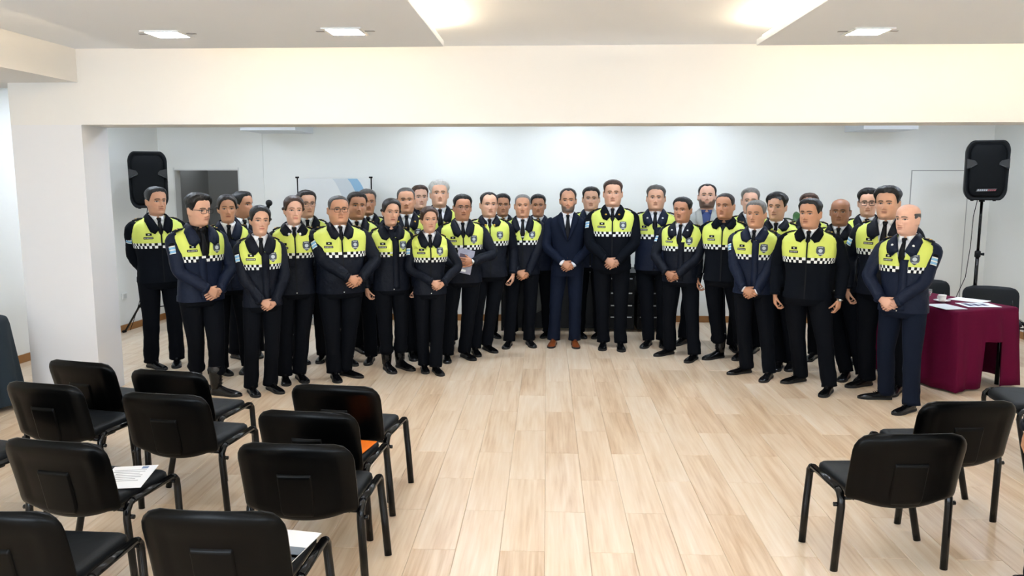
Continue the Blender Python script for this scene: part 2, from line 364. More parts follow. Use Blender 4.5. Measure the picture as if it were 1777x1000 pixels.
# ------------------------------------------------------------------ chairs
M_pad = mat('black_vinyl_seat', '#131619', .5, bump=(180, .0004, 2), spec=.16)
M_shell = mat('black_plastic_shell', '#030303', .30, spec=.12, bump=(400, .0002, 1))
M_hole = mat('shell_label_dark', '#050506', .5)
M_shellpad = M_shell
def rrect(w, h, r, n=6, bulge=0.):
    pts = []
    for cx, cy, a0 in ((w-r, h-r, 0), (-w+r, h-r, PI/2), (-w+r, -h+r, PI), (w-r, -h+r, 1.5*PI)):
        for k in range(n+1):
            a = a0 + PI/2*k/n; pts.append((cx + r*math.cos(a), cy + r*math.sin(a)))
    return pts
def make_chair():
    root = empty('stacking_chair')
    # seat pad: rounded cushion with a waterfall front
    m = MB(); rows = []
    prof = [(-.022, .80), (-.026, .93), (-.016, .985), (.002, 1.0), (.018, .985), (.027, .94), (.031, .80), (.032, .45), (.032, .02)]
    base = rrect(.235, .215, .075, 6)
    for dz, s in prof:
        ring = []
        for x, y in base:
            fr = max(0, y*s/.215); zz = dz - .02*fr**3
            ring.append((x*s, y*s + .01, .41 + zz + .006*(x*s/.235)**2))
        rows.append(ring)
    m.grid(rows, closed=True, cap0=True, cap1=True); m.build('seat', M_pad, root)
    # side frames: bent oval tube, one continuous front leg + rail + rear leg per side -> legs and rails as parts
    for s in (-1, 1):
        X = s*.262
        m = MB(); m.tube([(X + s*.045, .155, .0), (X + s*.02, .19, .20), (X, .212, .345), (X, .208, .382), (X, .19, .402), (X, .165, .408)], 0.0152, 10, flat=1.25, upv=(0, 1, 0)); m.build('leg', M_blackmetal, root)
        m = MB(); m.tube([(X + s*.01, -.155, .0), (X + s*.004, -.165, .20), (X, -.172, .335), (X, -.168, .372), (X, -.148, .40), (X, -.12, .408)], 0.0152, 10, flat=1.25, upv=(0, 1, 0)); m.build('leg', M_blackmetal, root)
        m = MB(); m.tube([(X, -.125, .408), (X, .17, .408)], 0.0152, 10, flat=1.25, upv=(0, 0, 1)); m.build('side_rail', M_blackmetal, root)
        # backrest upright
        m = MB(); m.tube([(s*.215, .0, .385), (s*.215, -.13, .385), (s*.215, -.185, .395), (s*.212, -.21, .43), (s*.205, -.235, .54), (s*.20, -.245, .60)], .011, 8, flat=2.0, upv=(1, 0, 0)); m.build('upright', M_blackmetal, root)
        m = MB(); m.tube([(X + s*.012, -.165, .345), (X + s*.034, -.165, .345)], .011, 8); m.build('bumper', M_blackmetal, root)
    for y in (-.165, .195):
        m = MB(); m.tube([(-.262, y, .375), (.262, y, .375)], .009, 8); m.build('crossbar', M_blackmetal, root)
    # backrest: curved padded shell, sagging bottom edge
    W, Z0, Z1 = .268, .395, .735
    nu, nv = 26, 14
    def surf(u, v, d):            # u -1..1, v 0..1
        z0 = Z0 - .045*(1 - abs(u)**2.2); z = z0 + (Z1 + .006*(1-u*u) - z0)*v
        # rounded outline
        wv = W
        ex = 1.0
        r = .085
        hz = (Z1 - z)/r
        if hz < 1: wv = W - r*(1 - math.sqrt(max(0, 1-(1-hz)**2)))
        lz = (z - (Z0-.01))/.035
        if lz < 1: wv = W - .035*(1 - math.sqrt(max(0, 1-(1-max(0, lz))**2)))
        x = wv*u*(.985 + .015*v)
        y = -.205 - .085*v**1.2 - .028*(1-u*u) + d
        return (x, y, z)
    us = [math.sin(PI/2*(-1 + 2*k/(nu-1)))*.6 + (-1 + 2*k/(nu-1))*.4 for k in range(nu)]
    vs = [(.5 - .5*math.cos(PI*k/(nv-1)))*.6 + .4*k/(nv-1) for k in range(nv)]
    def edge(u, v): return max(0., 1 - max(abs(u)**6, abs(2*v-1)**7))
    front = [[surf(u, v, .004 + .030*edge(u, v)**.5) for u in us] for v in vs]
    back = [[surf(u, v, -.002 - .024*edge(u, v)**.6 + (.007 if (abs(u) < .72 and .10 < v < .78) else 0)) for u in us] for v in vs]
    m = MB(); m.grid(front, 0, flip=False); m.build('backrest_pad', M_pad, root)
    m = MB(); m.grid(back, 0, flip=True)
    rim = [[front[0][k] for k in range(nu)] + [front[i][-1] for i in range(1, nv)] + [front[-1][k] for k in range(nu-2, -1, -1)] + [front[i][0] for i in range(nv-2, 0, -1)],
           [back[0][k] for k in range(nu)] + [back[i][-1] for i in range(1, nv)] + [back[-1][k] for k in range(nu-2, -1, -1)] + [back[i][0] for i in range(nv-2, 0, -1)]]
    m.grid(rim, 0, closed=True, flip=True)
    sh = m.build('backrest_shell', M_shell, root)
    # raised centre plate moulded into the back of the shell
    P = [[surf(u*.30, .0 + v*.62, -.029 if (k not in (0, 8) and j not in (0, 8)) else -.018) for k, u in enumerate([-1, -.96, -.9, -.5, 0, .5, .9, .96, 1])] for j, v in enumerate([.1, .13, .2, .35, .5, .7, .9, .965, 1])]
    m = MB(); m.grid(P, 0, flip=True); m.build('moulded_plate', M_shell, sh)
    return root
CH = make_chair()
CHAIRS = [  # backrest top centre x, y, yaw, label
 (-2.990, 4.842, -15, 'black padded chair standing right in front of the white pillar'),
 (-2.310, 4.626, -10, 'black chair at the feet of the person with glasses at the left'),
 (-2.885, 4.302, -12, 'black chair at the left edge, second row back from the pillar'),
 (-2.085, 4.111, -8, 'black chair with all of its seat clear, in the middle of the left block'),
 (-1.200, 4.329, -7, 'black chair at the front inner corner of the left block, nearest the group'),
 (-1.206, 3.823, -5, 'black chair with an orange folder lying on its seat'),
 (-1.115, 3.335, -2, 'black chair third along the aisle, directly in front of the orange folder chair'),
 (-2.210, 3.330, -9, 'black chair at the left with a printed white sheet on its seat'),
 (-1.975, 2.586, -2, 'black chair in the bottom left corner of the picture'),
 (-1.185, 2.621, -1, 'black chair at the bottom edge with a white and silver leaflet on its seat'),
 (1.690, 3.590, 4, 'lone black chair on the right with all four legs in view'),
 (2.235, 4.153, 5, 'black chair at the right, behind the lone chair with four legs in view'),
 (3.60, 5.33, 84, 'black chair at the right edge of which mostly the seat shows'),
 (-3.17, 3.72, -12, 'black chair cut off by the left edge of the picture'),
]
chairs = []
for i, (x, y, a, lab) in enumerate(CHAIRS):
    o = CH if i == 0 else copy_tree(CH)
    r = math.radians(a); o.rotation_euler = (0, 0, r)
    # local backrest top centre is (0,-.30)
    o.location = (x - .30*math.sin(r), y + .30*math.cos(r), 0)
    tag(o, lab, 'chair', 'black stacking chairs'); chairs.append(o)
# two chairs behind the table facing the camera
for (x, y, a, lab) in ((4.68, 8.42, 160, 'black chair behind the maroon table, the right one of two'), (4.28, 8.98, 168, 'black chair behind the maroon table, the left one of two')):
    o = copy_tree(CH); o.rotation_euler = (0, 0, math.radians(a)); o.location = (x, y, 0); tag(o, lab, 'chair', 'black stacking chairs'); chairs.append(o)

# papers on seats
M_paper = mat('white_paper', '#eceef0', .6); M_ink = mat('grey_ink', '#8a8f98', .7); M_orange = mat('orange_folder', '#f07a1c', .45)
M_silver = mat('silver_print', '#8d99a3', .3, .4); M_blueprint = mat('blue_edge', '#2f55b0', .5)
def on_seat(ch, name, w, h, x, y, rz, m, label, cat, z=.4485, t=.002):
    p = MB(); p.box(-w/2, w/2, -h/2, h/2, 0, t)
    Mx = ch.matrix_basis @ Matrix.Translation((x, y, z)) @ Matrix.Rotation(rz, 4, 'Z')
    o = p.build(name, m); o.location = Mx.translation; o.rotation_euler = (0, 0, Mx.to_euler().z)
    return tag(o, label, cat)
def L(o, name, w, h, x, y, m, z=.0021, t=.0006):
    p = MB(); p.box(x-w/2, x+w/2, y-h/2, y+h/2, z, z+t); return p.build(name, m, o)
on_seat(chairs[5], 'folder', .23, .31, .11, -.035, -.1, M_orange, 'bright orange folder lying on a black chair seat', 'folder', t=.004)
o = on_seat(chairs[7], 'printed_sheet', .21, .30, .12, .03, .35, M_paper, 'white printed sheet lying on a black chair seat at the left', 'paper')
for k in range(7): L(o, 'text_line', .15 - .04*(k % 3 == 2), .004, -.01, .09 - .024*k, M_ink)
L(o, 'round_seal', .03, .03, .05, .12, mat('seal_blue', '#6f86ad', .6))
o = on_seat(chairs[9], 'leaflet', .22, .29, .13, .02, -.15, M_paper, 'white and silver leaflet lying on the chair seat at the bottom edge', 'leaflet', t=.003)
L(o, 'silver_band', .22, .085, 0, -.035, M_silver, .0031); L(o, 'lower_photo', .22, .09, 0, -.10, mat('leaflet_dark', '#3a4148', .5), .0031)

# ------------------------------------------------------------------ table with maroon cloth
M_cloth = mat('maroon_cloth', '#5c0f30', .75, bump=(700, .0004, 2), spec=.06, var=(3, .12))
M_cloth2 = mat('charcoal_cloth', '#2b363f', .75, bump=(700, .0004, 2), spec=.1)
M_tabwood = mat('table_wood', '#6b4a2e', .5)
TC = (3.60, 7.06); TA = math.radians(22)
t = empty('table', (TC[0], TC[1], 0), TA); tag(t, 'small table hidden under the maroon cloth at the right', 'table')
TW, TD, TZ = .72, .95, .735
m = MB(); m.box(.02, TW-.02, .02, TD-.02, TZ-.04, TZ-.006, 0, .003); m.build('tabletop', M_tabwood, t)
for (a, b) in ((.07, .07), (TW-.07, .07), (TW-.07, TD-.07), (.07, TD-.07)):
    m = MB(); m.tube([(a, b, 0), (a, b, TZ-.04)], .02, 10); m.build('leg', M_blackmetal, t)
def cloth():
    m = MB()
    # perimeter path with drops; slit on the right part of the near end where the cloth hangs open
    per = []
    n = 24
    for k in range(n+1): per.append((TW*k/n, 0, 0, -1))
    for k in range(1, n+1): per.append((TW, TD*k/n, 1, 0))
    for k in range(1, n+1): per.append((TW*(1-k/n), TD, 0, 1))
    for k in range(1, n): per.append((0, TD*(1-k/n), -1, 0))
    rows = []
    N = len(per)
    def drop(i):
        x, y, nx, ny = per[i]
        if ny == -1 and .48*TW < x < .74*TW: return .30        # raised cloth: dark gap below
        if nx == 1: return .68
        return .715
    ts = [0, .02, .06, .15, .3, .45, .6, .75, .9, 1]
    for tt in ts:
        ring = []
        for i, (x, y, nx, ny) in enumerate(per):
            d = drop(i)*tt
            fold = (.018*math.sin(i*.9) + .012*math.sin(i*.37+1)) * tt
            flare = .012 + .035*tt + fold
            cx, cy = (x-TW/2)/(TW/2), (y-TD/2)/(TD/2)
            ln = math.hypot(nx, ny)
            corner = (abs(cx) > .999 and abs(cy) > .999)
            ox = nx*flare + (math.copysign(flare, cx)*.7 if corner else 0); oy = ny*flare + (math.copysign(flare, cy)*.7 if corner else 0)
            if tt == 0: ox = oy = 0
            ring.append((x+ox, y+oy, TZ - d if tt > 0 else TZ))
        rows.append(ring)
    m.grid(rows, 0, closed=True, flip=True)
    m.add([(0, 0, TZ), (TW, 0, TZ), (TW, TD, TZ), (0, TD, TZ)], [(0, 1, 2, 3)], 0, False)
    return m
o = cloth().build('tablecloth', M_cloth, None, (TC[0], TC[1], 0), TA); solid(o, .003, -1)
tag(o, 'maroon cloth draped over the table at the right', 'tablecloth')
TM = Matrix.Translation((TC[0], TC[1], 0)) @ Matrix.Rotation(TA, 4, 'Z')
def ont(x, y): p = TM @ Vector((x, y, TZ)); return (p.x, p.y, TZ + .003)
# cups with saucers, a drinking glass, papers
M_china = mat('white_china', '#ecebe8', .2, coat=.4)
def cup(x, y, label):
    c = empty('coffee_cup', ont(x, y), random.uniform(0, 6)); tag(c, label, 'cup', 'coffee cups on the maroon table')
    m = MB(); m.lathe([(.030, 0), (.034, .004), (.055, .012), (.072, .018), (.073, .020), (.050, .013), (.03, .007), (.0, .006)], 20); m.build('saucer', M_china, c)
    m = MB(); m.lathe([(.022, .008), (.027, .012), (.033, .035), (.036, .062), (.037, .068), (.034, .067), (.031, .04), (.02, .016), (0, .014)], 20); m.build('cup_bowl', M_china, c)
    m = MB(); m.tube([(.033, 0, .055), (.052, 0, .053), (.056, 0, .038), (.045, 0, .026), (.03, 0, .028)], .004, 8); m.build('handle', M_china, c)
cup(.30, .42, 'white coffee cup and saucer near the papers on the maroon table')
cup(.10, .62, 'white coffee cup and saucer at the back of the maroon table')
m = MB(); m.lathe([(.028, 0), (.030, .002), (.006, .008), (.006, .05), (.03, .07), (.036, .10), (.034, .125), (.0325, .125), (.034, .10), (.02, .068), (0, .062)], 18)
o = m.build('stemmed_glass', mat('clear_glass', '#f4f8f8', .03, trans=.9), None, ont(.16, .46)); tag(o, 'clear stemmed glass beside the cups on the maroon table', 'glass')
def sheet(name, x, y, w, h, rz, m, label, z=.0, cat='paper'):
    p = MB(); p.box(-w/2, w/2, -h/2, h/2, 0, .003); q = ont(x, y); o = p.build(name, m, None, (q[0], q[1], q[2]+z), TA + rz); return tag(o, label, cat)
o = sheet('magazine', .46, .17, .23, .30, 1.2, M_paper, 'printed magazine with dark blue pictures at the edge of the maroon table', cat='magazine')
for k in range(3): L(o, 'picture', .17 - .03*k, .05, 0, .09 - .07*k, mat('blue_print', '#27335c', .5), .003)
sheet('loose_sheet', .64, .42, .21, .30, .3, M_paper, 'plain white loose sheet on the right of the maroon table')
sheet('folded_paper', .10, .20, .21, .30, -.2, mat('grey_paper', '#c9cdd0', .6), 'grey-white folded paper at the left front of the maroon table')

# round table with a charcoal cloth at the left edge
t = empty('round_table', (-4.86, 6.15, 0)); tag(t, 'round table under the charcoal cloth at the left edge', 'table')
m = MB(); m.lathe([(.02, .70), (.40, .70), (.41, .715), (.40, .73), (.02, .73)], 40); m.build('tabletop', M_tabwood, t)
m = MB(); m.lathe([(.22, 0), (.22, .02), (.04, .05), (.035, .70)], 20); m.build('pedestal', M_blackmetal, t)
m = MB(); rows = []
for tt in [0, .02, .08, .2, .4, .6, .8, 1]:
    rows.append([((.415 + .01*min(1, tt*20) + tt*(.06 + .03*math.sin(11*a)))*math.cos(a), (.415 + .01*min(1, tt*20) + tt*(.06 + .03*math.sin(11*a)))*math.sin(a), .735 - .69*tt) for a in [2*PI*k/88 for k in range(88)]])
m.grid([[(0.001*math.cos(2*PI*k/88), .001*math.sin(2*PI*k/88), .736) for k in range(88)]] + rows, closed=True, flip=True)
o = m.build('round_tablecloth', M_cloth2, None, (-4.86, 6.15, 0)); tag(o, 'charcoal cloth hanging over the round table at the left edge', 'tablecloth')

# ------------------------------------------------------------------ dark desk with drawers behind the group
M_desk = mat('dark_desk_laminate', '#0e0e10', .35, bump=(30, .0003, 2), spec=.15); M_bar = mat('aluminium_bar', '#b9bcbd', .3, .9)
t = empty('office_desk', (.47, 9.75, 0)); tag(t, 'long black office desk with drawers behind the group', 'desk')
m = MB(); m.box(-1.05, 1.05, 0, .62, .70, .74, 0, .003); m.build('desktop', M_desk, t)
m = MB(); m.box(-1.0, .28, .02, .05, .04, .70); m.build('modesty_panel', M_desk, t)
for x in (-1.03, 1.0):
    m = MB(); m.box(x, x+.03, .01, .6, 0, .70); m.build('side_panel', M_desk, t)
for (xa, xb) in ((.30, .62), (.66, .98)):
    m = MB(); m.box(xa, xb, .03, .6, .03, .70); body = m.build('drawer_unit', M_desk, t)
    for z0, z1 in ((.05, .20), (.215, .345), (.36, .50), (.515, .68)):
        m = MB(); m.box(xa+.008, xb-.008, .008, .03, z0, z1, 0, .002); d = m.build('drawer', M_desk, body)
        m = MB(); m.box(xa+.03, xb-.03, .0, .008, z1-.022, z1-.008); m.build('handle', M_bar, t)
# a grey cloth bag hanging at the front of the desk
m = MB(); P = []
for v in np.linspace(0, 1, 10):
    P.append([(x*(.10+.03*v) , -.03 + .03*math.sin(5*x+3*v) - .03*math.sin(PI*v)*(1-x*x), .63 - .42*v + .05*v*x) for x in np.linspace(-1, 1, 10)])
m.grid(P, 0, flip=False); o = m.build('jacket', mat('grey_wool', '#6d6d68', .9, bump=(90, .002, 3)), None, (-.02, 9.70, .08)); solid(o, .02, 0)
tag(o, 'grey folded jacket hanging down the front of the black desk', 'jacket')

# ------------------------------------------------------------------ loudspeakers on tripod stands
M_spk = mat('speaker_plastic', '#0e1012', .5, bump=(300, .0006, 2), spec=.15); M_grille = mat('speaker_grille', '#07090b', .6, bump=(500, .001, 1), spec=.1)
def speaker(loc, rz, label, badge, stand_label, zc=1.88, lean=0.):
    x, y = loc
    s = empty('tripod_stand', (x, y, 0), rz); tag(s, stand_label, 'stand', 'speaker stands')
    m = MB(); m.tube([(0, 0, .30), (0, 0, 1.05)], .020, 12); m.build('lower_tube', M_blackmetal, s)
    m = MB(); m.tube([(0, 0, 1.0), (0, 0, zc-.33)], .0155, 12); m.build('pole', M_blackmetal, s)
    m = MB(); m.lathe([(.022, 0), (.032, .01), (.032, .07), (.022, .08)], 14, 0, Matrix.Translation((0, 0, .99))); cl = m.build('collar', M_spk, s)
    m = MB(); m.tube([(.03, 0, 1.03), (.065, 0, 1.03)], [.012, .018], 8); m.build('knob', M_spk, cl)
    m = MB(); m.lathe([(.022, 0), (.034, .01), (.034, .06), (.022, .07)], 14, 0, Matrix.Translation((0, 0, .60))); m.build('hub', M_spk, s)
    for k in range(3):
        a = 2*PI*k/3 + .5; c, d = math.cos(a), math.sin(a)
        m = MB(); m.tube([(.03*c, .03*d, .62), (.42*c, .42*d, .015)], .011, 8, flat=1.6); lg = m.build('leg', M_blackmetal, s)
        m = MB(); m.tube([(.41*c, .41*d, .025), (.45*c, .45*d, .012)], .017, 8); m.build('rubber_foot', M_spk, lg)
        m = MB(); m.tube([(.02*c, .02*d, .33), (.22*c, .22*d, .325)], .007, 6, flat=1.6); m.build('brace', M_blackmetal, s)
    b = empty('loudspeaker', (x, y, zc-.33), rz); tag(b, label, 'speaker', 'loudspeakers on stands')
    # cabinet: rounded trapezoid outline (front at -y), lofted to a narrower back
    def outline(w0, w1, h, r, z0=0):
        base = rrect(1, 1, .32, 7); out = []
        for px, pz in base:
            tz = (pz+1)/2; w = w0 + (w1-w0)*tz + .018*math.sin(PI*tz)
            out.append((px*w, z0 + tz*h + .015*(1-px*px)*(1 if pz > 0 else -1)))
        return out
    rows = []
    for yy, k, dh in ((-.165, .93, .02), (-.175, .965, .008), (-.165, 1.0, 0), (-.10, 1.0, 0), (.02, .95, .012), (.12, .80, .05), (.16, .60, .10)):
        rows.append([(px*k, yy, pz) for px, pz in outline(.198, .204, .645-2*dh, .1, dh)])
    m = MB(); m.grid(rows, 0, closed=True, cap0=True, cap1=True); m.build('cabinet', M_spk, b)
    rows = []
    for yy, k, dh in ((-.168, .86, .04), (-.180, .855, .043), (-.188, .80, .06), (-.192, .5, .18), (-.193, .1, .30)):
        rows.append([(px*k, yy, pz) for px, pz in outline(.195, .201, .645-2*dh, .1, dh)])
    m = MB(); m.grid(rows, 0, closed=True, cap0=True, cap1=True); m.build('grille', M_grille, b)
    for sx in (-1, 1):       # recessed horn notches at both sides of the front
        m = MB(); m.prism([(sx*.207, .35), (sx*.207, .45), (sx*.13, .43), (sx*.105, .40), (sx*.13, .375)], -.197, -.17, 'y'); m.build('side_notch', mat('notch_black', '#030304', .5), b)
        m = MB(); m.tube([(sx*.108, -.197, .388), (sx*.175, -.199, .352), (sx*.205, -.19, .342)], .006, 6); m.build('notch_lip', mat('notch_grey', '#26282a', .45), b)
        m = MB(); m.lathe([(.016, -.018), (.018, -.01), (.016, .01)], 10, 0, Matrix.Translation((sx*.11, -.06, -.002))); m.build('foot', M_spk, b)
    m = MB(); m.lathe([(.03, -.03), (.03, .02)], 12); m.build('pole_socket', M_spk, b)
    if badge:
        m = MB(); m.prism([(-.10, .085), (.09, .095), (.105, .125), (-.09, .118)], -.1945, -.19, 'y'); m.build('badge', mat('badge_black', '#1b1b1d', .4), b)
        for k in range(9):
            xa = -.088 + k*.0205
            m = MB(); m.prism([(xa, .095), (xa+.014, .0955), (xa+.019, .115), (xa+.005, .1145)], -.1975, -.194, 'y'); m.build('badge_letter', mat('badge_grey', '#8e9094', .35, .5) if k < 5 else mat('badge_red', '#7d2a34', .4), b)
    # cable
    m = MB(); m.tube([(-.02, .12, .02), (-.05, .13, -.2), (-.07, .05, -.55), (-.10, .03, -.9), (-.22, .06, -1.28), (-.3, .1, -1.5)], .004, 6); m.build('cable', M_spk, b)
speaker((-4.765, 9.40), math.radians(28), 'black loudspeaker on a stand near the dark doorway at the left', False, 'black tripod stand under the left loudspeaker')
speaker((4.935, 9.30), math.radians(-18), 'black loudspeaker with a grey and red badge at the right', True, 'black tripod stand behind the maroon table', 1.985)

# ------------------------------------------------------------------ banner stand, microphone, plant
t = empty('banner_stand', (-2.705, 10.1, 0)); tag(t, 'white roll-up banner with a blue sweep against the back wall', 'banner')
M_ban = mat('banner_white', '#dcdedd', .5); M_ban2 = mat('banner_grey', '#c4cbcf', .5); M_ban3 = mat('banner_blue', '#86aecb', .5)
m = MB(); m.box(-.46, .46, -.004, .004, .10, 1.885); m.build('banner_sheet', M_ban, t)
m = MB(); m.box(-.5, .5, -.06, .06, 0, .10, 0, .01); m.build('cassette', M_bar, t)
for s in (-1, 1):
    m = MB(); m.tube([(s*.475, .01, .08), (s*.475, .01, 1.90)], .008, 8); m.tube([(s*.45, .0, 1.90), (s*.495, .0, 1.90)], .011, 8); m.build('post', M_blackmetal, t)
def sweep(name, offs, m_, y):
    P = []
    for k in range(16):
        a = k/15; z = 1.883 - .75*a
        xs = [o0 + .30*a**.75 if True else 0 for o0 in offs]
        P.append([(min(.458, xs[0]), y, z), (min(.459, xs[1]), y, z)])
    q = MB(); q.grid(P, 0, flip=True); q.build(name, m_, t)
sweep('grey_sweep', (-.02, .30), M_ban2, -.0055); sweep('blue_sweep', (.175, .30), M_ban3, -.0065)
t = empty('microphone_stand', (-3.16, 8.6, 0)); tag(t, 'black microphone on a slanted stand behind the left group', 'microphone')
m = MB(); m.lathe([(.14, 0), (.14, .012), (.03, .03), (.015, .04)], 24); m.build('base', M_blackmetal, t)
m = MB(); m.tube([(0, 0, .03), (0, 0, 1.22)], .010, 10); m.build('pole', M_blackmetal, t)
m = MB(); m.tube([(0, 0, 1.20), (.05, -.02, 1.30), (.10, -.03, 1.47), (.125, -.04, 1.55)], .008, 8); m.build('gooseneck', M_blackmetal, t)
m = MB(); m.tube([(.11, -.035, 1.50), (.14, -.045, 1.60)], [.012, .02], 12); m.build('microphone_body', M_spk, t)
m = MB(); m.ball((.15, -.05, 1.625), .036, 16, 10); m.build('windscreen', mat('foam_black', '#0d0e10', .9, bump=(300, .002, 2)), t)
t = empty('potted_plant', (3.02, 9.75, 0)); tag(t, 'green leafy potted plant against the back wall behind the right group', 'plant')
m = MB(); m.lathe([(.13, 0), (.14, .01), (.18, .34), (.19, .36), (.17, .36), (.165, .32), (0, .31)], 24); m.build('pot', mat('clay_pot', '#5a4a40', .7), t)
m = MB(); m.tube([(0, 0, .3), (.01, 0, .8), (-.01, .01, 1.25)], [.018, .014, .008], 8); m.build('stem', mat('stem_green', '#4a5a30', .6), t)
M_leaf = mat('leaf_green', '#35602c', .4, spec=.5, var=(6, .3))
lb = MB(); P = []
for k in range(8):
    v = k/7; wv = .055*math.sin(PI*min(1, v*1.02)**.8) + .001
    P.append([(x*wv, v*.24, .05*math.sin(PI*v*.9) - .04*v*v + .012*abs(x)) for x in (-1, -.5, 0, .5, 1)])
lb.grid(P); leaf_me = lb.mesh('leaf'); leaf_me.materials.append(M_leaf)
rl = random.Random(3)
for k in range(46):
    o = link('leaf', leaf_me, t); z = .75 + .62*rl.random()
    o.location = (rl.uniform(-.05, .05), rl.uniform(-.05, .05), z); o.rotation_euler = (rl.uniform(-.2, .9), rl.uniform(-.3, .3), rl.uniform(0, 2*PI)); o.scale = (rl.uniform(.8, 1.3),)*3
# ------------------------------------------------------------------ people
def lerp_table(tab, x):
    xs = [t[0] for t in tab]; return np.array([np.interp(x, xs, [t[i] for t in tab]) for i in range(1, len(tab[0]))])
def sstep(a, b, x):
    t = np.clip((np.asarray(x, float) - a) / (b - a), 0, 1); return t*t*(3 - 2*t)
_rs = np.random.RandomState(11); _NP = _rs.rand(32, 32, 32)
def vnoise(P, f):
    """smooth value noise in -1..1"""
    Q = np.asarray(P, float) * f + 100.3; i = np.floor(Q).astype(int); t = Q - i; t = t*t*(3-2*t); i %= 32; j = (i + 1) % 32
    def c(a, b, d): return _NP[a, b, d]
    x0, y0, z0 = i[..., 0], i[..., 1], i[..., 2]; x1, y1, z1 = j[..., 0], j[..., 1], j[..., 2]; u, v, w_ = t[..., 0], t[..., 1], t[..., 2]
    r = ((c(x0, y0, z0)*(1-u) + c(x1, y0, z0)*u)*(1-v) + (c(x0, y1, z0)*(1-u) + c(x1, y1, z0)*u)*v)*(1-w_) + \
        ((c(x0, y0, z1)*(1-u) + c(x1, y0, z1)*u)*(1-v) + (c(x0, y1, z1)*(1-u) + c(x1, y1, z1)*u)*v)*w_
    return r*2 - 1

def color_material(name, rough, spec=.4, sss=0., bump=None):
    m = D.materials.new(name); m.use_nodes = True; nt = m.node_tree; b = nt.nodes['Principled BSDF']
    a = nt.nodes.new('ShaderNodeAttribute'); a.attribute_name = 'Col'; nt.links.new(a.outputs['Color'], b.inputs['Base Color'])
    b.inputs['Roughness'].default_value = rough; b.inputs['Specular IOR Level'].default_value = spec
    if sss: b.inputs['Subsurface Weight'].default_value = sss; b.inputs['Subsurface Radius'].default_value = (.012, .005, .003); b.inputs['Subsurface Scale'].default_value = .6
    if bump:
        tc = nt.nodes.new('ShaderNodeTexCoord'); n = nt.nodes.new('ShaderNodeTexNoise'); n.inputs['Scale'].default_value = bump[0]
        mp = nt.nodes.new('ShaderNodeMapping'); mp.inputs['Scale'].default_value = bump[2]
        nt.links.new(tc.outputs['Object'], mp.inputs[0]); nt.links.new(mp.outputs[0], n.inputs['Vector'])
        k = nt.nodes.new('ShaderNodeBump'); k.inputs['Distance'].default_value = bump[1]; nt.links.new(n.outputs['Fac'], k.inputs['Height']); nt.links.new(k.outputs[0], b.inputs['Normal'])
    return m
M_skin = color_material('skin', .5, .35)
M_hair = color_material('hair', .48, .4, bump=(120, .004, (1, 1, .25)))
WR = (9, .010, 4)
M_navy = mat('navy_jacket_cloth', '#0f131d', .58, bump=(11, .014, 3), spec=.13)
M_navy2 = mat('navy_jersey_knit', '#0e1117', .85, bump=(10, .005, 3), spec=.06)
M_blue = mat('blue_navy_jacket_cloth', '#131b2e', .58, bump=(11, .014, 3), spec=.15)
M_hiviz = mat('yellow_reflective_cloth', '#cdd866', .6, bump=(16, .005, 3), spec=.3)
M_trou = mat('dark_trouser_cloth', '#0c0e13', .8, bump=(9, .008, 3), spec=.06)
M_trou_b = mat('navy_trouser_cloth', '#141a28', .8, bump=(9, .008, 3), spec=.08)
M_shirt = mat('white_shirt', '#e6e8ec', .7, bump=(22, .002, 2))
M_tie = mat('black_tie', '#0a0b10', .5, spec=.15)
M_shoe = mat('black_shoe_leather', '#070708', .25, spec=.4, bump=(40, .0006, 2)); M_sole = mat('shoe_sole', '#0b0b0b', .7)
M_brown = mat('brown_shoe_leather', '#7a3f1c', .3, spec=.5)
M_white_sq = mat('band_white', '#e4e6e2', .5); M_black_sq = mat('band_black', '#0c0e12', .6, spec=.15)
M_patch = mat('black_patch', '#0b0c0f', .6, spec=.1); M_thread = mat('white_thread', '#c9cbc6', .6)
M_shield = mat('shield_dark', '#3c4450', .6); M_shield_l = mat('shield_light', '#b9c2c6', .6)
M_sky = mat('flag_light_blue', '#7fb2d6', .6); M_gold = mat('gold_braid', '#c39a38', .4, .5)
M_suit = mat('blue_suit_wool', '#101727', .75, bump=(12, .008, 3), spec=.1); M_grey = mat('light_grey_blazer', '#a5a7a3', .85, bump=(60, .003, 3)); M_bshirt = mat('blue_shirt', '#2c3f74', .7, bump=(22, .003, 2))
M_glassframe = mat('spectacle_frame', '#101013', .3); M_wiref = mat('spectacle_wire', '#5a5a5c', .3, .8); M_lens = mat('spectacle_lens', '#ffffff', .02, trans=1.0)
M_steel = mat('watch_steel', '#b8b8b4', .25, 1.0); M_pearl = mat('white_button', '#d8d8d4', .3)

HH = .232
HEAD = [  # u, front, back, half width
 (-.62, .060, .075, .082), (-.48, .050, .066, .060), (-.36, .047, .062, .0535), (-.20, .046, .060, .0505), (-.10, .047, .061, .0505), (-.045, .054, .064, .0520), (-.01, .082, .066, .0560), (.02, .097, .068, .0590), (.07, .1015, .070, .0625),
 (.13, .0985, .073, .0650), (.22, .0980, .078, .0680), (.30, .0985, .085, .0705), (.40, .0985, .092, .0730), (.50, .0970, .098, .0750),
 (.58, .1020, .1015, .0765), (.68, .1020, .103, .0775), (.78, .0955, .098, .0755), (.86, .0820, .086, .0680), (.92, .0660, .069, .0560), (.96, .0480, .051, .0420), (.985, .030, .032, .027), (1.0, .004, .004, .004)]
NT, NU = 88, 0
_th = np.linspace(-1, 1, NT + 1)[:-1]
TH = PI * (.52*_th + .48*_th**3)                       # columns crowd towards the face
US = np.concatenate([np.linspace(-.62, -.10, 9), np.linspace(-.07, .16, 14), np.linspace(.17, .34, 16), np.linspace(.36, .44, 4), np.linspace(.455, .63, 22), np.linspace(.66, .9, 9), .9 + .1*np.sin(np.linspace(.15, PI/2, 8))])
NU = len(US)
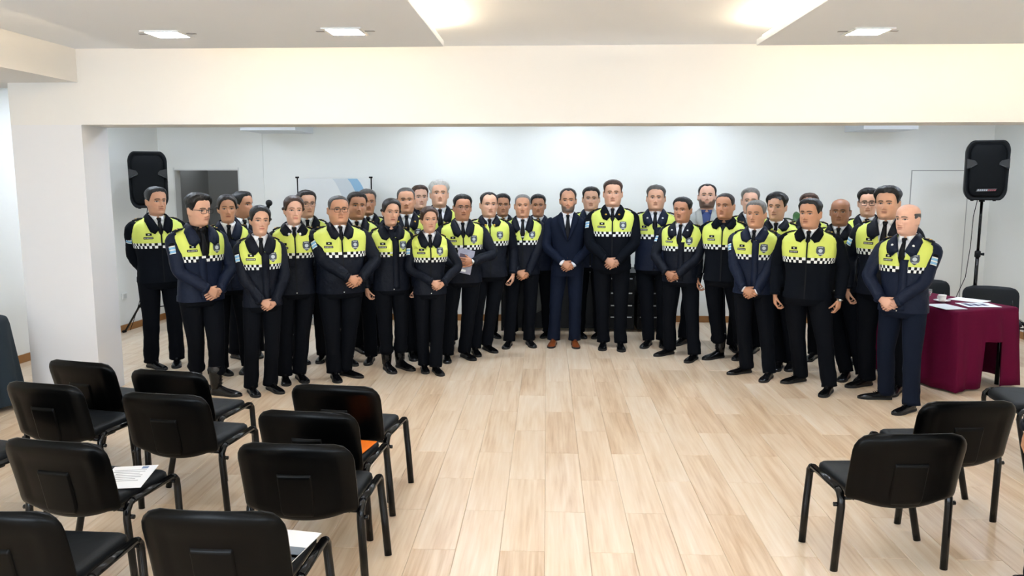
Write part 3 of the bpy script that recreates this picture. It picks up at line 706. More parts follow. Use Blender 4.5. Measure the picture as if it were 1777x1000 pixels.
_uf = np.linspace(-.62, 1.0, 650); _hf = lerp_table(HEAD, _uf); _kr = np.exp(-(np.arange(-18, 19)*.0025/.014)**2); _kr /= _kr.sum()
_hs = np.array([np.convolve(np.pad(r, 18, mode='edge'), _kr, 'valid') for r in _hf]); _hs[:, -14:] = _hf[:, -14:]
HEADT = np.array([np.interp(US, _uf, r) for r in _hs])
def head_points(wide=1., jaw=1., nose=1., long=1., neck=0.):
    T = HEADT.copy()
    F, B, W = T[0][:, None], T[1][:, None], T[2][:, None]
    th = TH[None, :]; u = US[:, None]
    s, c = np.sin(th), np.cos(th)
    jw = 1 + (jaw - 1)*(1 - sstep(.25, .5, u))*sstep(-.25, -.02, u)
    W = W*wide*jw*(1 - .10*neck*(1 - sstep(-.10, .02, u)))
    p = .92
    x = W*np.sign(s)*np.abs(s)**p
    fy = np.where(c > 0, F*np.abs(c)**p, -B*np.abs(c)**p)
    # pointed chin: squeeze the front half below the mouth
    chin = (1 - sstep(.02, .26, u))*sstep(-.12, .0, u)*np.clip(c, 0, 1)**1.5
    x = x*(1 - .33*chin/jaw)
    front = np.clip(c, 0, 1)
    ax = np.abs(x)
    z = u*HH
    G = lambda cx, cu, sx, su: np.exp(-((ax - cx)/sx)**2 - ((u - cu)*HH/su)**2)
    A = np.interp(US, [.27, .29, .31, .335, .37, .45, .52, .57, .60], [0, .004, .016, .0225, .0215, .0135, .0065, .003, 0])[:, None]*nose
    wn = np.interp(US, [.28, .32, .37, .45, .57], [.0135, .0140, .0105, .0078, .009])[:, None]
    d = A*np.exp(-np.abs(ax/wn)**2.4)
    d += .006*nose*G(.0135, .315, .006, .006)             # nostril wings
    d += -.0125*G(.032, .500, .0185, .0135)               # eye sockets
    d += .0075*G(.0315, .497, .0125, .0070)               # eyelids over the eyeball
    d += .0035*np.exp(-((u-.59)*HH/.008)**2)*np.exp(-((ax-.025)/.025)**2)
    d += .0045*G(.046, .40, .018, .016) + .002*G(.04, .24, .02, .02)
    d += -.0035*G(.028, .27, .006, .02)                   # fold beside the mouth
    lipw = np.exp(-(ax/.0235)**4)
    d += (.0034*np.exp(-((u-.243)*HH/.0050)**2) + .0040*np.exp(-((u-.195)*HH/.006)**2) - .0030*np.exp(-((u-.219)*HH/.0022)**2))*lipw
    d += -.003*np.exp(-((u-.145)*HH/.006)**2)*np.exp(-(ax/.02)**2) + .003*G(0, .06, .017, .014)
    fy = fy + d*front**.5
    # ears
    em = np.exp(-((np.abs(th) - 1.66)/.17)**2)*sstep(.27, .36, u)*(1 - sstep(.545, .60, u))
    tilt = (np.abs(th) - 1.66)/.17
    x = x + np.sign(s)*em*(.017 + .006*np.clip(tilt, -1, 1)); fy = fy - .006*em
    P = np.stack(np.broadcast_arrays(x, -fy, z*long), -1)
    return P, d

def normals(P, closed=True):
    du = np.gradient(P, axis=0)
    dv = (np.roll(P, -1, 1) - np.roll(P, 1, 1)) if closed else np.gradient(P, axis=1)
    n = np.cross(dv, du); l = np.linalg.norm(n, axis=-1, keepdims=True); return n/np.maximum(l, 1e-9)

def set_colors(me, cols):
    a = me.color_attributes.new('Col', 'FLOAT_COLOR', 'POINT')
    c = np.ones((len(cols), 4), np.float32); c[:, :3] = cols; a.data.foreach_set('color', c.ravel())

SKINS = {'fair': '#d8aa93', 'light': '#cd9e83', 'mid': '#c08e70', 'tan': '#b07e61', 'brown': '#93664c'}
HAIRS = {'black': '#0e0c0c', 'dark': '#1d1613', 'brown': '#3a261b', 'grey': '#6b6864', 'salt': '#4a4744', 'white': '#b3b0aa', 'buzz': '#2b2522'}

def hairline(style, th):
    t = np.abs(th)
    tabs = {
     'short': [(0, .865), (.5, .85), (.8, .82), (1.0, .74), (1.15, .60), (1.35, .47), (1.55, .55), (1.75, .58), (2.0, .34), (2.5, .16), (PI, .10)],
     'recede': [(0, .90), (.35, .93), (.6, .93), (.9, .84), (1.1, .66), (1.35, .47), (1.55, .55), (1.75, .58), (2.0, .34), (2.5, .16), (PI, .10)],
     'bald': [(0, 1.2), (.9, 1.2), (1.2, .80), (1.3, .55), (1.4, .48), (1.55, .55), (1.75, .58), (2.0, .34), (2.5, .16), (PI, .10)],
     'pulled': [(0, .845), (.4, .82), (.7, .755), (.95, .64), (1.15, .52), (1.35, .44), (1.55, .50), (1.75, .46), (2.0, .28), (2.5, .10), (PI, .03)],
    }
    k = {'buzz': 'short', 'bun': 'pulled', 'tall': 'short', 'flat': 'short'}.get(style, style)
    return np.interp(t, [a for a, b in tabs[k]], [b for a, b in tabs[k]])

def finger_chain(m, base, d, n, lens, curl, r, mi=0, seg=7):
    """tube that bends towards -n (palm side) by curl at each joint"""
    d = Vector(d).normalized(); n = Vector(n).normalized(); ax = d.cross(n).normalized()
    pts = [Vector(base) - d*.012, Vector(base)]; rr = [r*1.0, r]; p = Vector(base)
    for i, (l, cu) in enumerate(zip(lens, curl)):
        d = (Matrix.Rotation(-cu, 3, ax) @ d); q = p + d*l
        pts += [p + d*l*.5, q]; k = 1 - .13*(i+1); rr += [r*(k + .04), r*k]; p = q
    pts.append(p + d*r*.6); rr.append(r*.45)
    m.tube(pts, rr, seg, mi)
def add_hand(m, wrist, d, n, side, curl=(.35, .5, .4), spread=.06, scale=1., thumb=None):
    """wrist point, direction of the fingers d, back-of-hand normal n; side +1/-1 sets the thumb side"""
    d = Vector(d).normalized(); n = Vector(n); n = (n - d*n.dot(d)).normalized(); s = d.cross(n).normalized()*side   # s: towards the thumb
    w = Vector(wrist); L_ = .088*scale
    rows = []
    for t, hw, hh in ((-.25, .026, .021), (0, .0285, .020), (.25, .034, .019), (.6, .041, .0175), (.9, .0415, .015), (1.03, .036, .010)):
        c = w + d*(t*L_) - n*(.004*t); ring = []
        for k in range(12):
            a = 2*PI*k/12; ring.append(tuple(c + s*(math.cos(a)*hw*scale) + n*(math.sin(a)*hh*scale)))
        rows.append(ring)
    m.grid(rows, 0, closed=True, cap0=True, cap1=True, flip=side > 0)
    fl = [(.043, .026, .020), (.048, .030, .022), (.045, .028, .021), (.035, .022, .019)]
    for i in range(4):
        o = (.0305 - .0203*i)*scale
        b = w + d*(L_*(.97 if i < 3 else .9)) + s*o - n*.003
        dd = d + s*(spread*(1.5 - i)*.8)
        k = 1 + .12*i
        finger_chain(m, b, dd, n, [x*scale for x in fl[i]], [c*k for c in curl], (.0098 if i < 3 else .0085)*scale)
    tb = w + d*(.026*scale) + s*(.026*scale) - n*.006
    td = (d*.75 + s*.62 - n*.25) if thumb is None else thumb
    finger_chain(m, tb, td, n + s*.3, [.036*scale, .030*scale, .024*scale], (.1, .15, .2), .0112*scale)

def limb(pts, radii, n=5):
    """resample a joint chain with a smooth Catmull-Rom curve"""
    P = [Vector(p) for p in pts]; out = []; rr = []
    for i in range(len(P)-1):
        p0 = P[max(i-1, 0)]; p1, p2 = P[i], P[i+1]; p3 = P[min(i+2, len(P)-1)]
        for k in range(n):
            t = k/n
            q = .5*((2*p1) + (p2-p0)*t + (2*p0-5*p1+4*p2-p3)*t*t + (3*p1-p0-3*p2+p3)*t**3)
            out.append(q); rr.append(radii[i]*(1-t) + radii[i+1]*t)
    out.append(P[-1]); rr.append(radii[-1]); return out, rr
def elbow_ik(S, Wp, l1, l2, pole):
    S = Vector(S); Wp = Vector(Wp); v = Wp - S; dist = min(v.length, l1+l2-.003); u = v.normalized()
    a = (l1*l1 - l2*l2 + dist*dist)/(2*dist); h = math.sqrt(max(0, l1*l1 - a*a))
    p = Vector(pole); p = (p - u*p.dot(u)).normalized(); return S + u*a + p*h
def ring_tube(m, path, radii, seg=16, mi=0, flat=1., amp=0., freq=14, seed=0., cap0=True, cap1=True, fold=None, upv=(0, 1, 0)):
    """clothed limb: tube with cloth folds"""
    n = len(path); rows = []; prev = None
    for i, p in enumerate(path):
        t = (path[min(i+1, n-1)] - path[max(i-1, 0)]).normalized()
        if prev is None:
            u = Vector(upv); u = (u - t*u.dot(t)).normalized()
        else:
            u = prev - t*prev.dot(t); u.normalize()
        prev = u; b = t.cross(u); ring = []
        for k in range(seg):
            a = 2*PI*k/seg; ring.append(p + (u*math.cos(a) + b*math.sin(a)*flat)*radii[i])
        rows.append([tuple(q) for q in ring])
    P = np.array(rows); c = P.mean(1, keepdims=True); dr = P - c
    if amp:
        k = vnoise(P + seed, freq)*.6 + vnoise(P*np.array([1, 1, 2.2]) + seed + 5, freq*1.6)*.5
        f = np.ones((n, 1)) if fold is None else np.array(fold)[:, None]
        P = P + dr/np.maximum(np.linalg.norm(dr, axis=-1, keepdims=True), 1e-6)*(k*amp*f)[..., None]
    m.grid(P, mi, closed=True, cap0=cap0, cap1=cap1)

TORSO = [  # z, half width, half depth, y shift
 (.80, .188, .138, .0), (.86, .190, .142, .0), (.94, .184, .136, .0), (1.02, .176, .128, .0), (1.08, .174, .125, .0), (1.16, .188, .128, .0), (1.25, .205, .132, .002), (1.32, .213, .130, .004),
 (1.38, .214, .122, .008), (1.415, .202, .109, .012), (1.44, .170, .098, .016), (1.46, .134, .090, .018), (1.478, .102, .082, .019), (1.495, .086, .076, .02), (1.51, .080, .073, .02)]
class Torso:
    def __init__(s, w, belly, fem=0.):
        s.w = w; s.belly = belly; s.fem = fem
    def ab(s, z):
        a, b, c = lerp_table(TORSO, z)
        k = 1 - sstep(1.40, 1.49, z); wf = 1 + (s.w - 1)*k
        bel = s.belly*np.exp(-((np.asarray(z) - 1.04)/.17)**2)
        if s.fem: a = a*(1 - .05*s.fem*np.exp(-((np.asarray(z)-1.12)/.10)**2))*(1 - .05*s.fem*sstep(1.2, 1.35, z)*(1-sstep(1.44, 1.5, z)))
        bust = .022*s.fem*np.exp(-((np.asarray(z) - 1.27)/.06)**2)
        return a*wf + bel*.25, b*(1 + (s.w-1)*.8*k), c, bel + bust
    def pt(s, th, z, off=0.):
        th = np.asarray(th, float); z = np.asarray(z, float); a, b, c, bel = s.ab(z); p = .82
        sn, cs = np.sin(th), np.cos(th)
        bf = np.where(cs > 0, b + bel, b)
        x = (a + off)*np.sign(sn)*np.abs(sn)**p; y = c - (bf + off)*np.sign(cs)*np.abs(cs)**p
        return np.stack(np.broadcast_arrays(x, y, z), -1)
    def theta(s, x, z):
        a, b, c, bel = s.ab(z); return np.sign(x)*np.arcsin(np.clip(np.abs(x)/a, 0, .995)**(1/.82))
    def at(s, x, z, off=0.):
        return s.pt(s.theta(np.asarray(x, float), np.asarray(z, float)), z, off)
def sticker(m, T, cx, cz, w, h, off=.004, mi=0, nx=4, nz=3, shape=None, rot=0.):
    """a small patch that follows the chest; shape: function (u,v in -1..1) -> (u,v)"""
    P = []
    for j in range(nz+1):
        row = []
        for i in range(nx+1):
            u = -1 + 2*i/nx; v = -1 + 2*j/nz
            if shape: u, v = shape(u, v)
            dx, dz = u*w/2, v*h/2
            X = cx + dx*math.cos(rot) - dz*math.sin(rot); Z = cz + dx*math.sin(rot) + dz*math.cos(rot)
            row.append(tuple(T.at(X, Z, off)))
        P.append(row)
    m.grid(P, mi, flip=False, smooth=True)

SHOE = [  # along the foot: y (heel +, toe -), half width, top height
 (.078, .016, .045), (.074, .026, .070), (.055, .033, .082), (.02, .034, .084), (-.02, .034, .074), (-.06, .037, .058), (-.10, .043, .049), (-.135, .045, .043), (-.165, .041, .037), (-.19, .031, .030), (-.205, .017, .022), (-.210, .006, .016)]
def shoe_mesh(boot=False, sc=1.):
    m = MB(); rows = []; so = []
    for y, hw, h in SHOE:
        ring = []
        if boot: h = h*1.12; hw *= 1.08
        for k in range(13):
            a = PI*k/12; x = math.cos(a)*hw; z = .014 + (h - .014)*(math.sin(a)**.62)
            ring.append((x*sc, y*sc, z))
        rows.append(ring)
        so.append([(hw*1.07*sc, y*1.02*sc, .02), (hw*1.07*sc, y*1.02*sc, .0), (-hw*1.07*sc, y*1.02*sc, .0), (-hw*1.07*sc, y*1.02*sc, .02)])
    m.grid(rows, 0, flip=True, cap0=False)
    m.add(rows[0], [tuple(range(13))], 0); m.add(rows[-1], [tuple(range(13))[::-1]], 0)
    m.grid(so, 1, closed=True, smooth=False, cap0=True, cap1=True, flip=True)
    m.box(-.03*sc, .03*sc, .02*sc, .078*sc, 0, .022, 1)
    if boot:
        ys = .035
        m.tube([(0, ys, .06), (0, ys, .12), (0, ys+.005, .20), (0, ys+.004, .26)], [.047, .052, .056, .060], 14)
        for k in range(5): m.tube([(-.025, ys-.052+.002*k, .10+.028*k), (.025, ys-.052+.002*k, .104+.028*k)], .004, 6)
    else:
        for k in range(3): m.tube([(-.014, -.045-.016*k, .074-.006*k), (.014, -.045-.016*k, .074-.006*k)], .003, 6)
    return m.mesh('shoe')
SHOES = {}
def shoe_data(kind):
    if kind not in SHOES:
        me = shoe_mesh(kind == 'boot'); me.materials.append(M_brown if kind == 'brown' else M_shoe); me.materials.append(M_sole); SHOES[kind] = me
    return SHOES[kind]

PEOPLE = []
def person(label, x, y, h=1.74, yaw=0., head=(0., 0., 0.), w=1., belly=0., fem=0, skin='mid', hair='short', hcol='dark', face=(1., 1., 1.), stub=0., beard=None,
           arms='clasp', top='jacket', cloth=None, vz=1.33, tie=True, shirt=None, collar=1., placket=False, feet=None, shoes='shoe', trou=None, glasses=None, patches=True, flag=True, band=1.195,
           pins=None, hands_z=.93, hx=0., seed=0., epaul=True, watch=False, brow=1., side_hair=1., show_cuff=False):
    """builds one standing person facing -y at (x, y); head=(turn, tilt, nod) in degrees"""
    R = random.Random(int(seed*1000) + 5)
    root = empty('person', (x, y, 0), math.radians(yaw), h/1.776)
    tag(root, label, 'person', 'people posing in the group')
    PEOPLE.append(root)
    T = Torso(w, belly, fem)
    cloth = cloth or M_navy; trou = trou or M_trou; shirt = shirt or M_shirt
    # ---------------- body: head, neck, trunk, arms and hands in one mesh
    P, dsp = head_points(face[0]*(.95 if fem else 1), face[1]*(.93 if fem else 1), face[2]*(.9 if fem else 1), 1., 1. if fem else -.6*(w-1)/.1)
    N = normals(P)
    u = US[:, None]; ax = np.abs(P[..., 0]); frontm = (P[..., 1] < -.03)
    base = np.array(srgb(SKINS[skin])); hc = np.array(srgb(HAIRS[hcol]))
    C = np.broadcast_to(base, P.shape).copy()
    C *= (1 + .05*vnoise(P + seed*7, 40))[..., None]
    red = (.5*np.exp(-((ax-.045)/.018)**2 - ((u-.36)*HH/.02)**2) + .7*np.exp(-(ax/.014)**2 - ((u-.33)*HH/.012)**2))*frontm
    C = C*(1 - red[..., None]*np.array([.0, .14, .14]))
    lips = .75*frontm*np.exp(-(ax/.0225)**6)*np.exp(-((u-.219)*HH/(.0086*np.sqrt(np.clip(1.05 - (ax/.025)**2, .05, 1))))**4)
    C = C*(1 - lips[..., None]) + lips[..., None]*(base*np.array([.72, .50, .50] if not fem else [.72, .36, .38]))
    gap = frontm*np.exp(-(ax/.021)**6)*np.exp(-((u-.219)*HH/.0021)**2); C *= (1 - .75*gap)[..., None]
    if stub or beard:
        bm = frontm*sstep(.33, .26, u)*0 + (P[..., 1] < .02)*(1 - sstep(.20, .30, u + .0*ax + .10*np.exp(-(ax/.022)**4) - .10*sstep(.045, .065, ax)))*sstep(-.09, .02, u)
        bm = bm*(1 - lips)
        amt = stub if not beard else .85
        bc = np.array(srgb(HAIRS[beard])) if beard else hc*.5 + base*.15
        C = C*(1 - (bm*amt)[..., None]) + (bm*amt)[..., None]*bc
    # brows
    bz = .585 + .010*np.sin(np.clip((ax-.012)/.036, 0, 1)*PI) - .012*np.clip((ax-.035)/.015, 0, 1)
    bw = frontm*np.exp(-np.abs((u-bz)*HH/(.0052*brow*(.75 if fem else 1)))**3)*sstep(.008, .013, ax)*(1 - sstep(.046, .053, ax))
    bcol = hc if hcol not in ('white', 'grey') else np.array(srgb('#4b4038'))
    C = C*(1 - .92*bw[..., None]) + .92*bw[..., None]*bcol*.8
    # eyes
    ex = (ax - .0320)/.0150; ez = (u - .500)*HH/.0058
    alm = frontm*(1 - sstep(.75, 1.1, np.abs(ez) + ex**2*.95))
    C = C*(1 - alm[..., None]) + alm[..., None]*np.array([.50, .46, .43])
    ir = frontm*(1 - sstep(.75, 1.25, np.sqrt(((ax-.032)/.0068)**2 + ((u-.501)*HH/.0066)**2)))*(alm > .3)
    C = C*(1 - ir[..., None]) + ir[..., None]*np.array([.02, .013, .01])
    lid = frontm*np.exp(-((ez - (1 - ex**2*.9)*1.0)/.55)**2)*(np.abs(ex) < 1.15)
    C = C*(1 - .85*lid[..., None]) + .85*lid[..., None]*np.array([.03, .02, .018])
    # place the head on the neck and turn it about the neck
    HS = 1.09; zb = 1.776 - .013 - HH*HS
    P = P*HS + np.array([0, -.012, zb])
    wgt = sstep(-.42, .05, US)[:, None]
    Rm = Matrix.Rotation(math.radians(head[0]), 3, 'Z') @ Matrix.Rotation(math.radians(head[1]), 3, 'Y') @ Matrix.Rotation(math.radians(head[2]), 3, 'X')
    Rn = np.array(Rm); piv = np.array([0, .01, zb - .03])
    PR = (P - piv) @ Rn.T + piv
    Ph = P*(1 - wgt[..., None]) + PR*wgt[..., None]
    Nh = N @ Rn.T
    HMx = Matrix.Translation(Vector(piv)) @ Rm.to_4x4() @ Matrix.Translation(-Vector(piv)) @ Matrix.Translation((0, -.012, zb)) @ Matrix.Scale(HS, 4)
    b = MB(); b.grid(Ph, 0, closed=True, cap0=False, cap1=True)
    ncol = [C.reshape(-1, 3)]
    def fill(k): ncol.append(np.broadcast_to(base*np.array([1, .96, .94]), (k, 3)))
    n0 = b.n
    zr = np.array([1.40, 1.34, 1.24, 1.10, .98, .88, .82]); thb = TH
    inner = np.concatenate([Ph[:1], np.array([T.pt(thb, np.full(NT, z), -.035) for z in zr])], 0)
    b.grid(inner, 0, closed=True, cap0=False, cap1=True, flip=True)
    # arms
    S = {s: Vector((s*(.196*(1 + (w-1)*.8) - .010*fem), .018, 1.398)) for s in (-1, 1)}
    fy = -(lerp_table(TORSO, hands_z)[1]*(1+(w-1)*.8) + T.ab(hands_z)[3])
    hand = {}
    if arms == 'clasp':
        fr = float(fy) - .045
        hand[-1] = (Vector((hx-.055, fr - .018, hands_z + .025)), Vector((.88, -.05, -.50)), Vector((-.15, -1, .25)))
        hand[1] = (Vector((hx+.062, fr + .008, hands_z + .005)), Vector((-.90, -.10, -.46)), Vector((.1, -1, .3)))
        pole = {-1: Vector((-1, .35, -.25)), 1: Vector((1, .35, -.25))}
    elif arms == 'side':
        hand = {s: (Vector((s*(.245*w + .01), -.01 - .01*R.random(), .86)), Vector((-s*.05, -.12, -1)), Vector((s*1.0, -.35, 0))) for s in (-1, 1)}
        pole = {s: Vector((s*.5, 1, 0)) for s in (-1, 1)}
    elif arms == 'back':
        hand = {s: (Vector((s*.07, .175, .90 + .02*s)), Vector((-s*.8, .15, -.6)), Vector((0, 1, .2))) for s in (-1, 1)}
        pole = {s: Vector((s*1, .2, -.1)) for s in (-1, 1)}
    elif arms == 'hold':
        fr = float(fy) - .05
        hand[-1] = (Vector((-.075, fr - .01, hands_z)), Vector((.93, -.2, -.12)), Vector((0, -.35, -1)))
        hand[1] = (Vector((.085, fr - .035, hands_z + .045)), Vector((-.92, -.25, .12)), Vector((.1, -1, .1)))
        pole = {-1: Vector((-1, .35, -.25)), 1: Vector((1, .35, -.25))}
    sl = {}
    for s in (-1, 1):
        wp, dv, nv = hand[s]
        dv = dv.normalized(); cuff = wp - dv*.02
        E = elbow_ik(S[s], cuff, .295, .262, pole[s]); sl[s] = (S[s], E, wp, dv)
        pts, rr = limb([S[s], E, wp], [.034, .027, .022], 4); b.tube(pts, rr, 8)
        curl = {'clasp': (.45, .75, .55), 'side': (.5, .85, .6), 'back': (.5, .6, .4), 'hold': (.30, .35, .3)}[arms]
        hs = (.88 if fem else 1.0)
        side = {'clasp': -s, 'side': s, 'back': s, 'hold': (-s if s > 0 else s)}[arms]
        # thumb side: up / towards the front
        dd = dv; nn = (nv - dd*nv.dot(dd)).normalized(); th_dir = dd.cross(nn)
        want = Vector((0, -1, 0)) if arms == 'side' else Vector((0, 0, 1))
        if arms == 'hold' and s < 0: want = Vector((0, -1, .5))
        side = 1 if th_dir.dot(want) > 0 else -1
        add_hand(b, wp, dv, nv, side, curl, .015, hs)
    for i, (fx, fyy, fa) in enumerate(feet or ((-.115, .0, 18), (.115, .0, -18))):
        s = -1 if i == 0 else 1; fx, fyy = fx/(h/1.776), fyy/(h/1.776)
        b.tube([(s*.092*w, 0, .87), (s*.095*w*.45 + fx*.55, fyy*.5 - .012, .48), (fx - .032*math.sin(math.radians(fa)), fyy + .032*math.cos(math.radians(fa)), .06)], [.06, .036, .026], 8)
    fill(b.n - n0)
    me = b.mesh('body'); me.materials.append(M_skin); set_colors(me, np.concatenate(ncol)); link('body', me, root)
    # ---------------- hair
    if hair != 'none':
        hl = hairline(hair, TH)[None, :]
        sidef = sstep(.60, .80, u)
        jag = .012*vnoise(np.stack(np.broadcast_arrays(TH[None, :]*2, u*0 + seed, u*0), -1), 3.0)
        mk = sstep(-.004, .05, u - hl + jag)
        if hair == 'bald': mk = mk*(1 - sstep(.58, .80, u))
        th_t = {'short': .017, 'buzz': .006, 'recede': .012, 'bald': .005, 'bun': .016, 'tall': .028, 'flat': .014, 'pulled': .010}[hair]
        th_s = {'short': .0065, 'buzz': .004, 'recede': .006, 'bald': .004, 'bun': .012, 'tall': .008, 'flat': .006, 'pulled': .009}[hair]*side_hair
        tk = th_s + (th_t - th_s)*sidef
        frontq = np.clip(np.cos(TH), 0, 1)[None, :]*sstep(.80, .88, u)*(1 - sstep(.93, .99, u))
        if hair in ('short', 'tall'): tk = tk + .008*frontq
        nz = vnoise(P*np.array([1, 1, .6]) + seed, 55)*.5 + vnoise(P + seed, 120)*.3
        amp = .0022 if hair in ('bun', 'pulled', 'buzz', 'bald') else .005
        Q = Ph + Nh*((tk + nz*amp)*mk - .004*(1 - mk))[..., None]
        keep = (mk > 0)
        hm = MB(); idx = -np.ones(keep.shape, int); used = np.zeros(keep.shape, bool); fc = []
        for i in range(NU-1):
            for j in range(NT):
                k = (j+1) % NT
                if keep[i, j] or keep[i, k] or keep[i+1, j] or keep[i+1, k]:
                    fc.append((i*NT+j, i*NT+k, (i+1)*NT+k, (i+1)*NT+j))
        fc.append(tuple((NU-1)*NT + j for j in range(NT)))
        if hair == 'bald': fc.pop()
        us_ = sorted({q for f_ in fc for q in f_}); mp_ = {q: n_ for n_, q in enumerate(us_)}
        vv = Q.reshape(-1, 3)[us_]; hm.add(vv.tolist(), [tuple(mp_[q] for q in f_) for f_ in fc], 0, True)
        hcv = hc*(1 + .25*vnoise(vv*np.array([1, 1, .3]) + seed, 90))[:, None]
        if hair in ('short', 'tall', 'flat') and hcol in ('salt',):
            sd = 1 - sstep(.55, .8, ((vv[:, 2] - zb)/HH)); hcv = hcv*(1 + 1.1*sd[:, None])
        cols = [hcv]
        if hair == 'bun':
            n1 = hm.n
            c_ = HMx @ Vector((0, .118, .62*HH)); hm.ball(tuple(c_), (.040, .034, .038), 16, 10)
            cols.append(np.broadcast_to(hc, (hm.n - n1, 3)))
        hme = hm.mesh('hair'); hme.materials.append(M_hair); set_colors(hme, np.clip(np.concatenate(cols), 0, 1)); link('hair', hme, root)
    # ---------------- spectacles
    if glasses:
        g_ = MB(); gm = M_wiref if glasses == 'wire' else M_glassframe; rr_ = .0022 if glasses != 'wire' else .0014
        if glasses == 'top': oz, oy, rr_ = .86*HH, -.084, .003
        else: oz, oy = .492*HH, -.112
        lens = MB()
        for s in (-1, 1):
            pts = [(s*.033 + px, oy + .004*abs(px + s*.012)/.03, oz + pz) for px, pz in rrect(.0245, .0175, .010, 4)]
            pts.append(pts[0]); g_.tube([tuple(HMx @ Vector(q)) for q in pts], rr_, 6, caps=False)
            lens.add([tuple(HMx @ Vector(q)) for q in pts[:-1]], [tuple(range(len(pts)-1))], 0)
            g_.tube([tuple(HMx @ Vector(q)) for q in ((s*.057, oy+.006, oz+.008), (s*.074, oy+.05, oz+.008), (s*.080, -.0, oz+.006), (s*.079, .02, oz-.01))], rr_, 6)
        g_.tube([tuple(HMx @ Vector(q)) for q in ((-.009, oy, oz+.006), (0, oy-.003, oz+.009), (.009, oy, oz+.006))], rr_, 6)
        go = g_.build('glasses', gm, root)
        if glasses == 'top': lens.build('lens', M_glassframe, go)
    # ---------------- trousers
    st = feet or ((-.115, .0, 18), (.115, .0, -18))
    tm = MB()
    zs = np.array([.99, .95, .90, .86, .82, .79])
    ths = np.linspace(0, 2*PI, 33)[:-1]
    pel = np.array([T.pt(ths, np.full(32, max(z, .80)), -.012 - (.0 if z > .85 else .012*(.85-z)/.06)) for z in zs]); pel[:, :, 2] = zs[:, None]
    pel[:, :, 1] += np.where(pel[:, :, 1] < 0, T.ab(zs)[3][:, None]*.6, 0)
    tm.grid(pel, 0, closed=True, cap0=True, cap1=True, flip=True)
    for i, (fx, fyy, fa) in enumerate(st):
        s = -1 if i == 0 else 1
        fx, fyy = fx/(h/1.776), fyy/(h/1.776)
        top_ = Vector((s*.092*w, .0, .87)); kn = Vector((s*.095*w*.45 + fx*.55, fyy*.5 - .012, .48)); an = Vector((fx - .032*math.sin(math.radians(fa)), fyy + .032*math.cos(math.radians(fa)), .055))
        zcut = .26 if shoes == 'boot' else .045
        mid1 = top_.lerp(kn, .5); mid2 = kn.lerp(an, .5)
        if shoes == 'boot': an = kn.lerp(an, (.48-.17)/(.48-.055)); mid2 = kn.lerp(an, .5)
        pts, rr = limb([top_, mid1, kn, mid2, an], [.098*w**.8, .088*w**.7, .073*w**.5, .068*w**.4, .070 if shoes != 'boot' else .066], 5)
        fo = [.15 + .85*sstep(.0, .5, abs(k/len(pts) - .3))*1.0 for k in range(len(pts))]
        if shoes == 'boot': rr[-1] = .058; rr[-2] = .074; rr[-3] = .078
        ring_tube(tm, pts, rr, 18, 0, 1.0, .011, 10, seed + i*3.3, fold=fo, upv=(0, -1, 0))
        sh = link('shoe' if shoes != 'boot' else 'boot', shoe_data(shoes), root, (fx, fyy, 0), math.radians(fa))
    tm.build('trousers', trou, root)
    # ---------------- jacket
    suit = top in ('suit', 'blazer')
    zhem = {'suit': .79, 'blazer': .80, 'jersey': .86}.get(top, .845)
    jm = MB()
    vtop = .062
    def vw(z): return np.interp(z, [vz, 1.51], [.0, vtop])
    zl = np.concatenate([np.linspace(zhem, 1.15, 9), np.linspace(1.19, 1.40, 8), np.linspace(1.415, 1.495, 7)])
    zl = np.unique(np.sort(np.append(zl, [band, vz])))
    def sheet_rows(zz, off, edge=.0, amp=.007):
        rows = []
        for z in zz:
            t0 = float(T.theta(max(vw(z) + edge, .0), z)) if z >= vz else (float(T.theta(.004, z)) if edge else 0.)
            if suit and z < 1.0: t0 = float(T.theta(.02*(1.0 - z)/.2, z))
            th_ = t0 + (2*PI - 2*t0)*np.linspace(0, 1, 61)
            rows.append(T.pt(th_, np.full(61, z), off))
        A = np.array(rows); c_ = A.mean(1, keepdims=True); d_ = A - c_; d_[..., 2] = 0
        d_ /= np.maximum(np.linalg.norm(d_, axis=-1, keepdims=True), 1e-6)
        k = vnoise(A*np.array([1, 1, 1.8]) + seed*3.1, 9)*.7 + vnoise(A + seed*2.2, 20)*.4
        low = 1 - .72*sstep(1.02, 1.16, A[..., 2])
        return A + d_*(k*amp*low)[..., None]
    hi = (top not in ('suit', 'blazer', 'navy'))
    z_lo = zl[zl <= band + 1e-6] if hi else zl
    A = sheet_rows(zl, 0.)
    if hi:
        ib = int(np.argmin(np.abs(zl - band)))
        jm.grid(A[:ib+1], 0, closed=False, flip=True)
        A = sheet_rows(zl, 0., .016*collar); ym = MB(); ym.grid(A[ib:], 0, closed=False, flip=True)
        yo = ym.build('yellow_yoke', M_hiviz, root); solid(yo, .006, -1)
    else:
        jm.grid(A, 0, closed=False, flip=True)
    # sleeves
    for s in (-1, 1):
        S0, E, wp, dv = sl[s]
        st_ = S0 + Vector((-s*.030, 0, .014)); ku = 1 + (w-1)*.7; ku *= (1 - .08*fem)
        cu = wp - dv*(.004)
        pts, rr = limb([st_, S0 + Vector((s*.012, 0, -.03)), S0.lerp(E, .55) + Vector((s*.008, 0, 0)), E, E.lerp(cu, .55), cu], [.046*ku, .061*ku, .060*ku, .057*ku, .051*ku, .043], 5)
        fo = [.25 + .75*math.exp(-((k/len(pts) - .58)/.22)**2) for k in range(len(pts))]
        ring_tube(jm, pts, rr, 16, 0, 1.0, .012 if not suit else .007, 15, seed + s*2.7, fold=fo, upv=(0, -1, 0))
        if not suit: ring_tube(jm, [cu - dv*.035, cu - dv*.02, cu], [.0465, .0475, .0455], 14, 0, upv=(0, -1, 0))
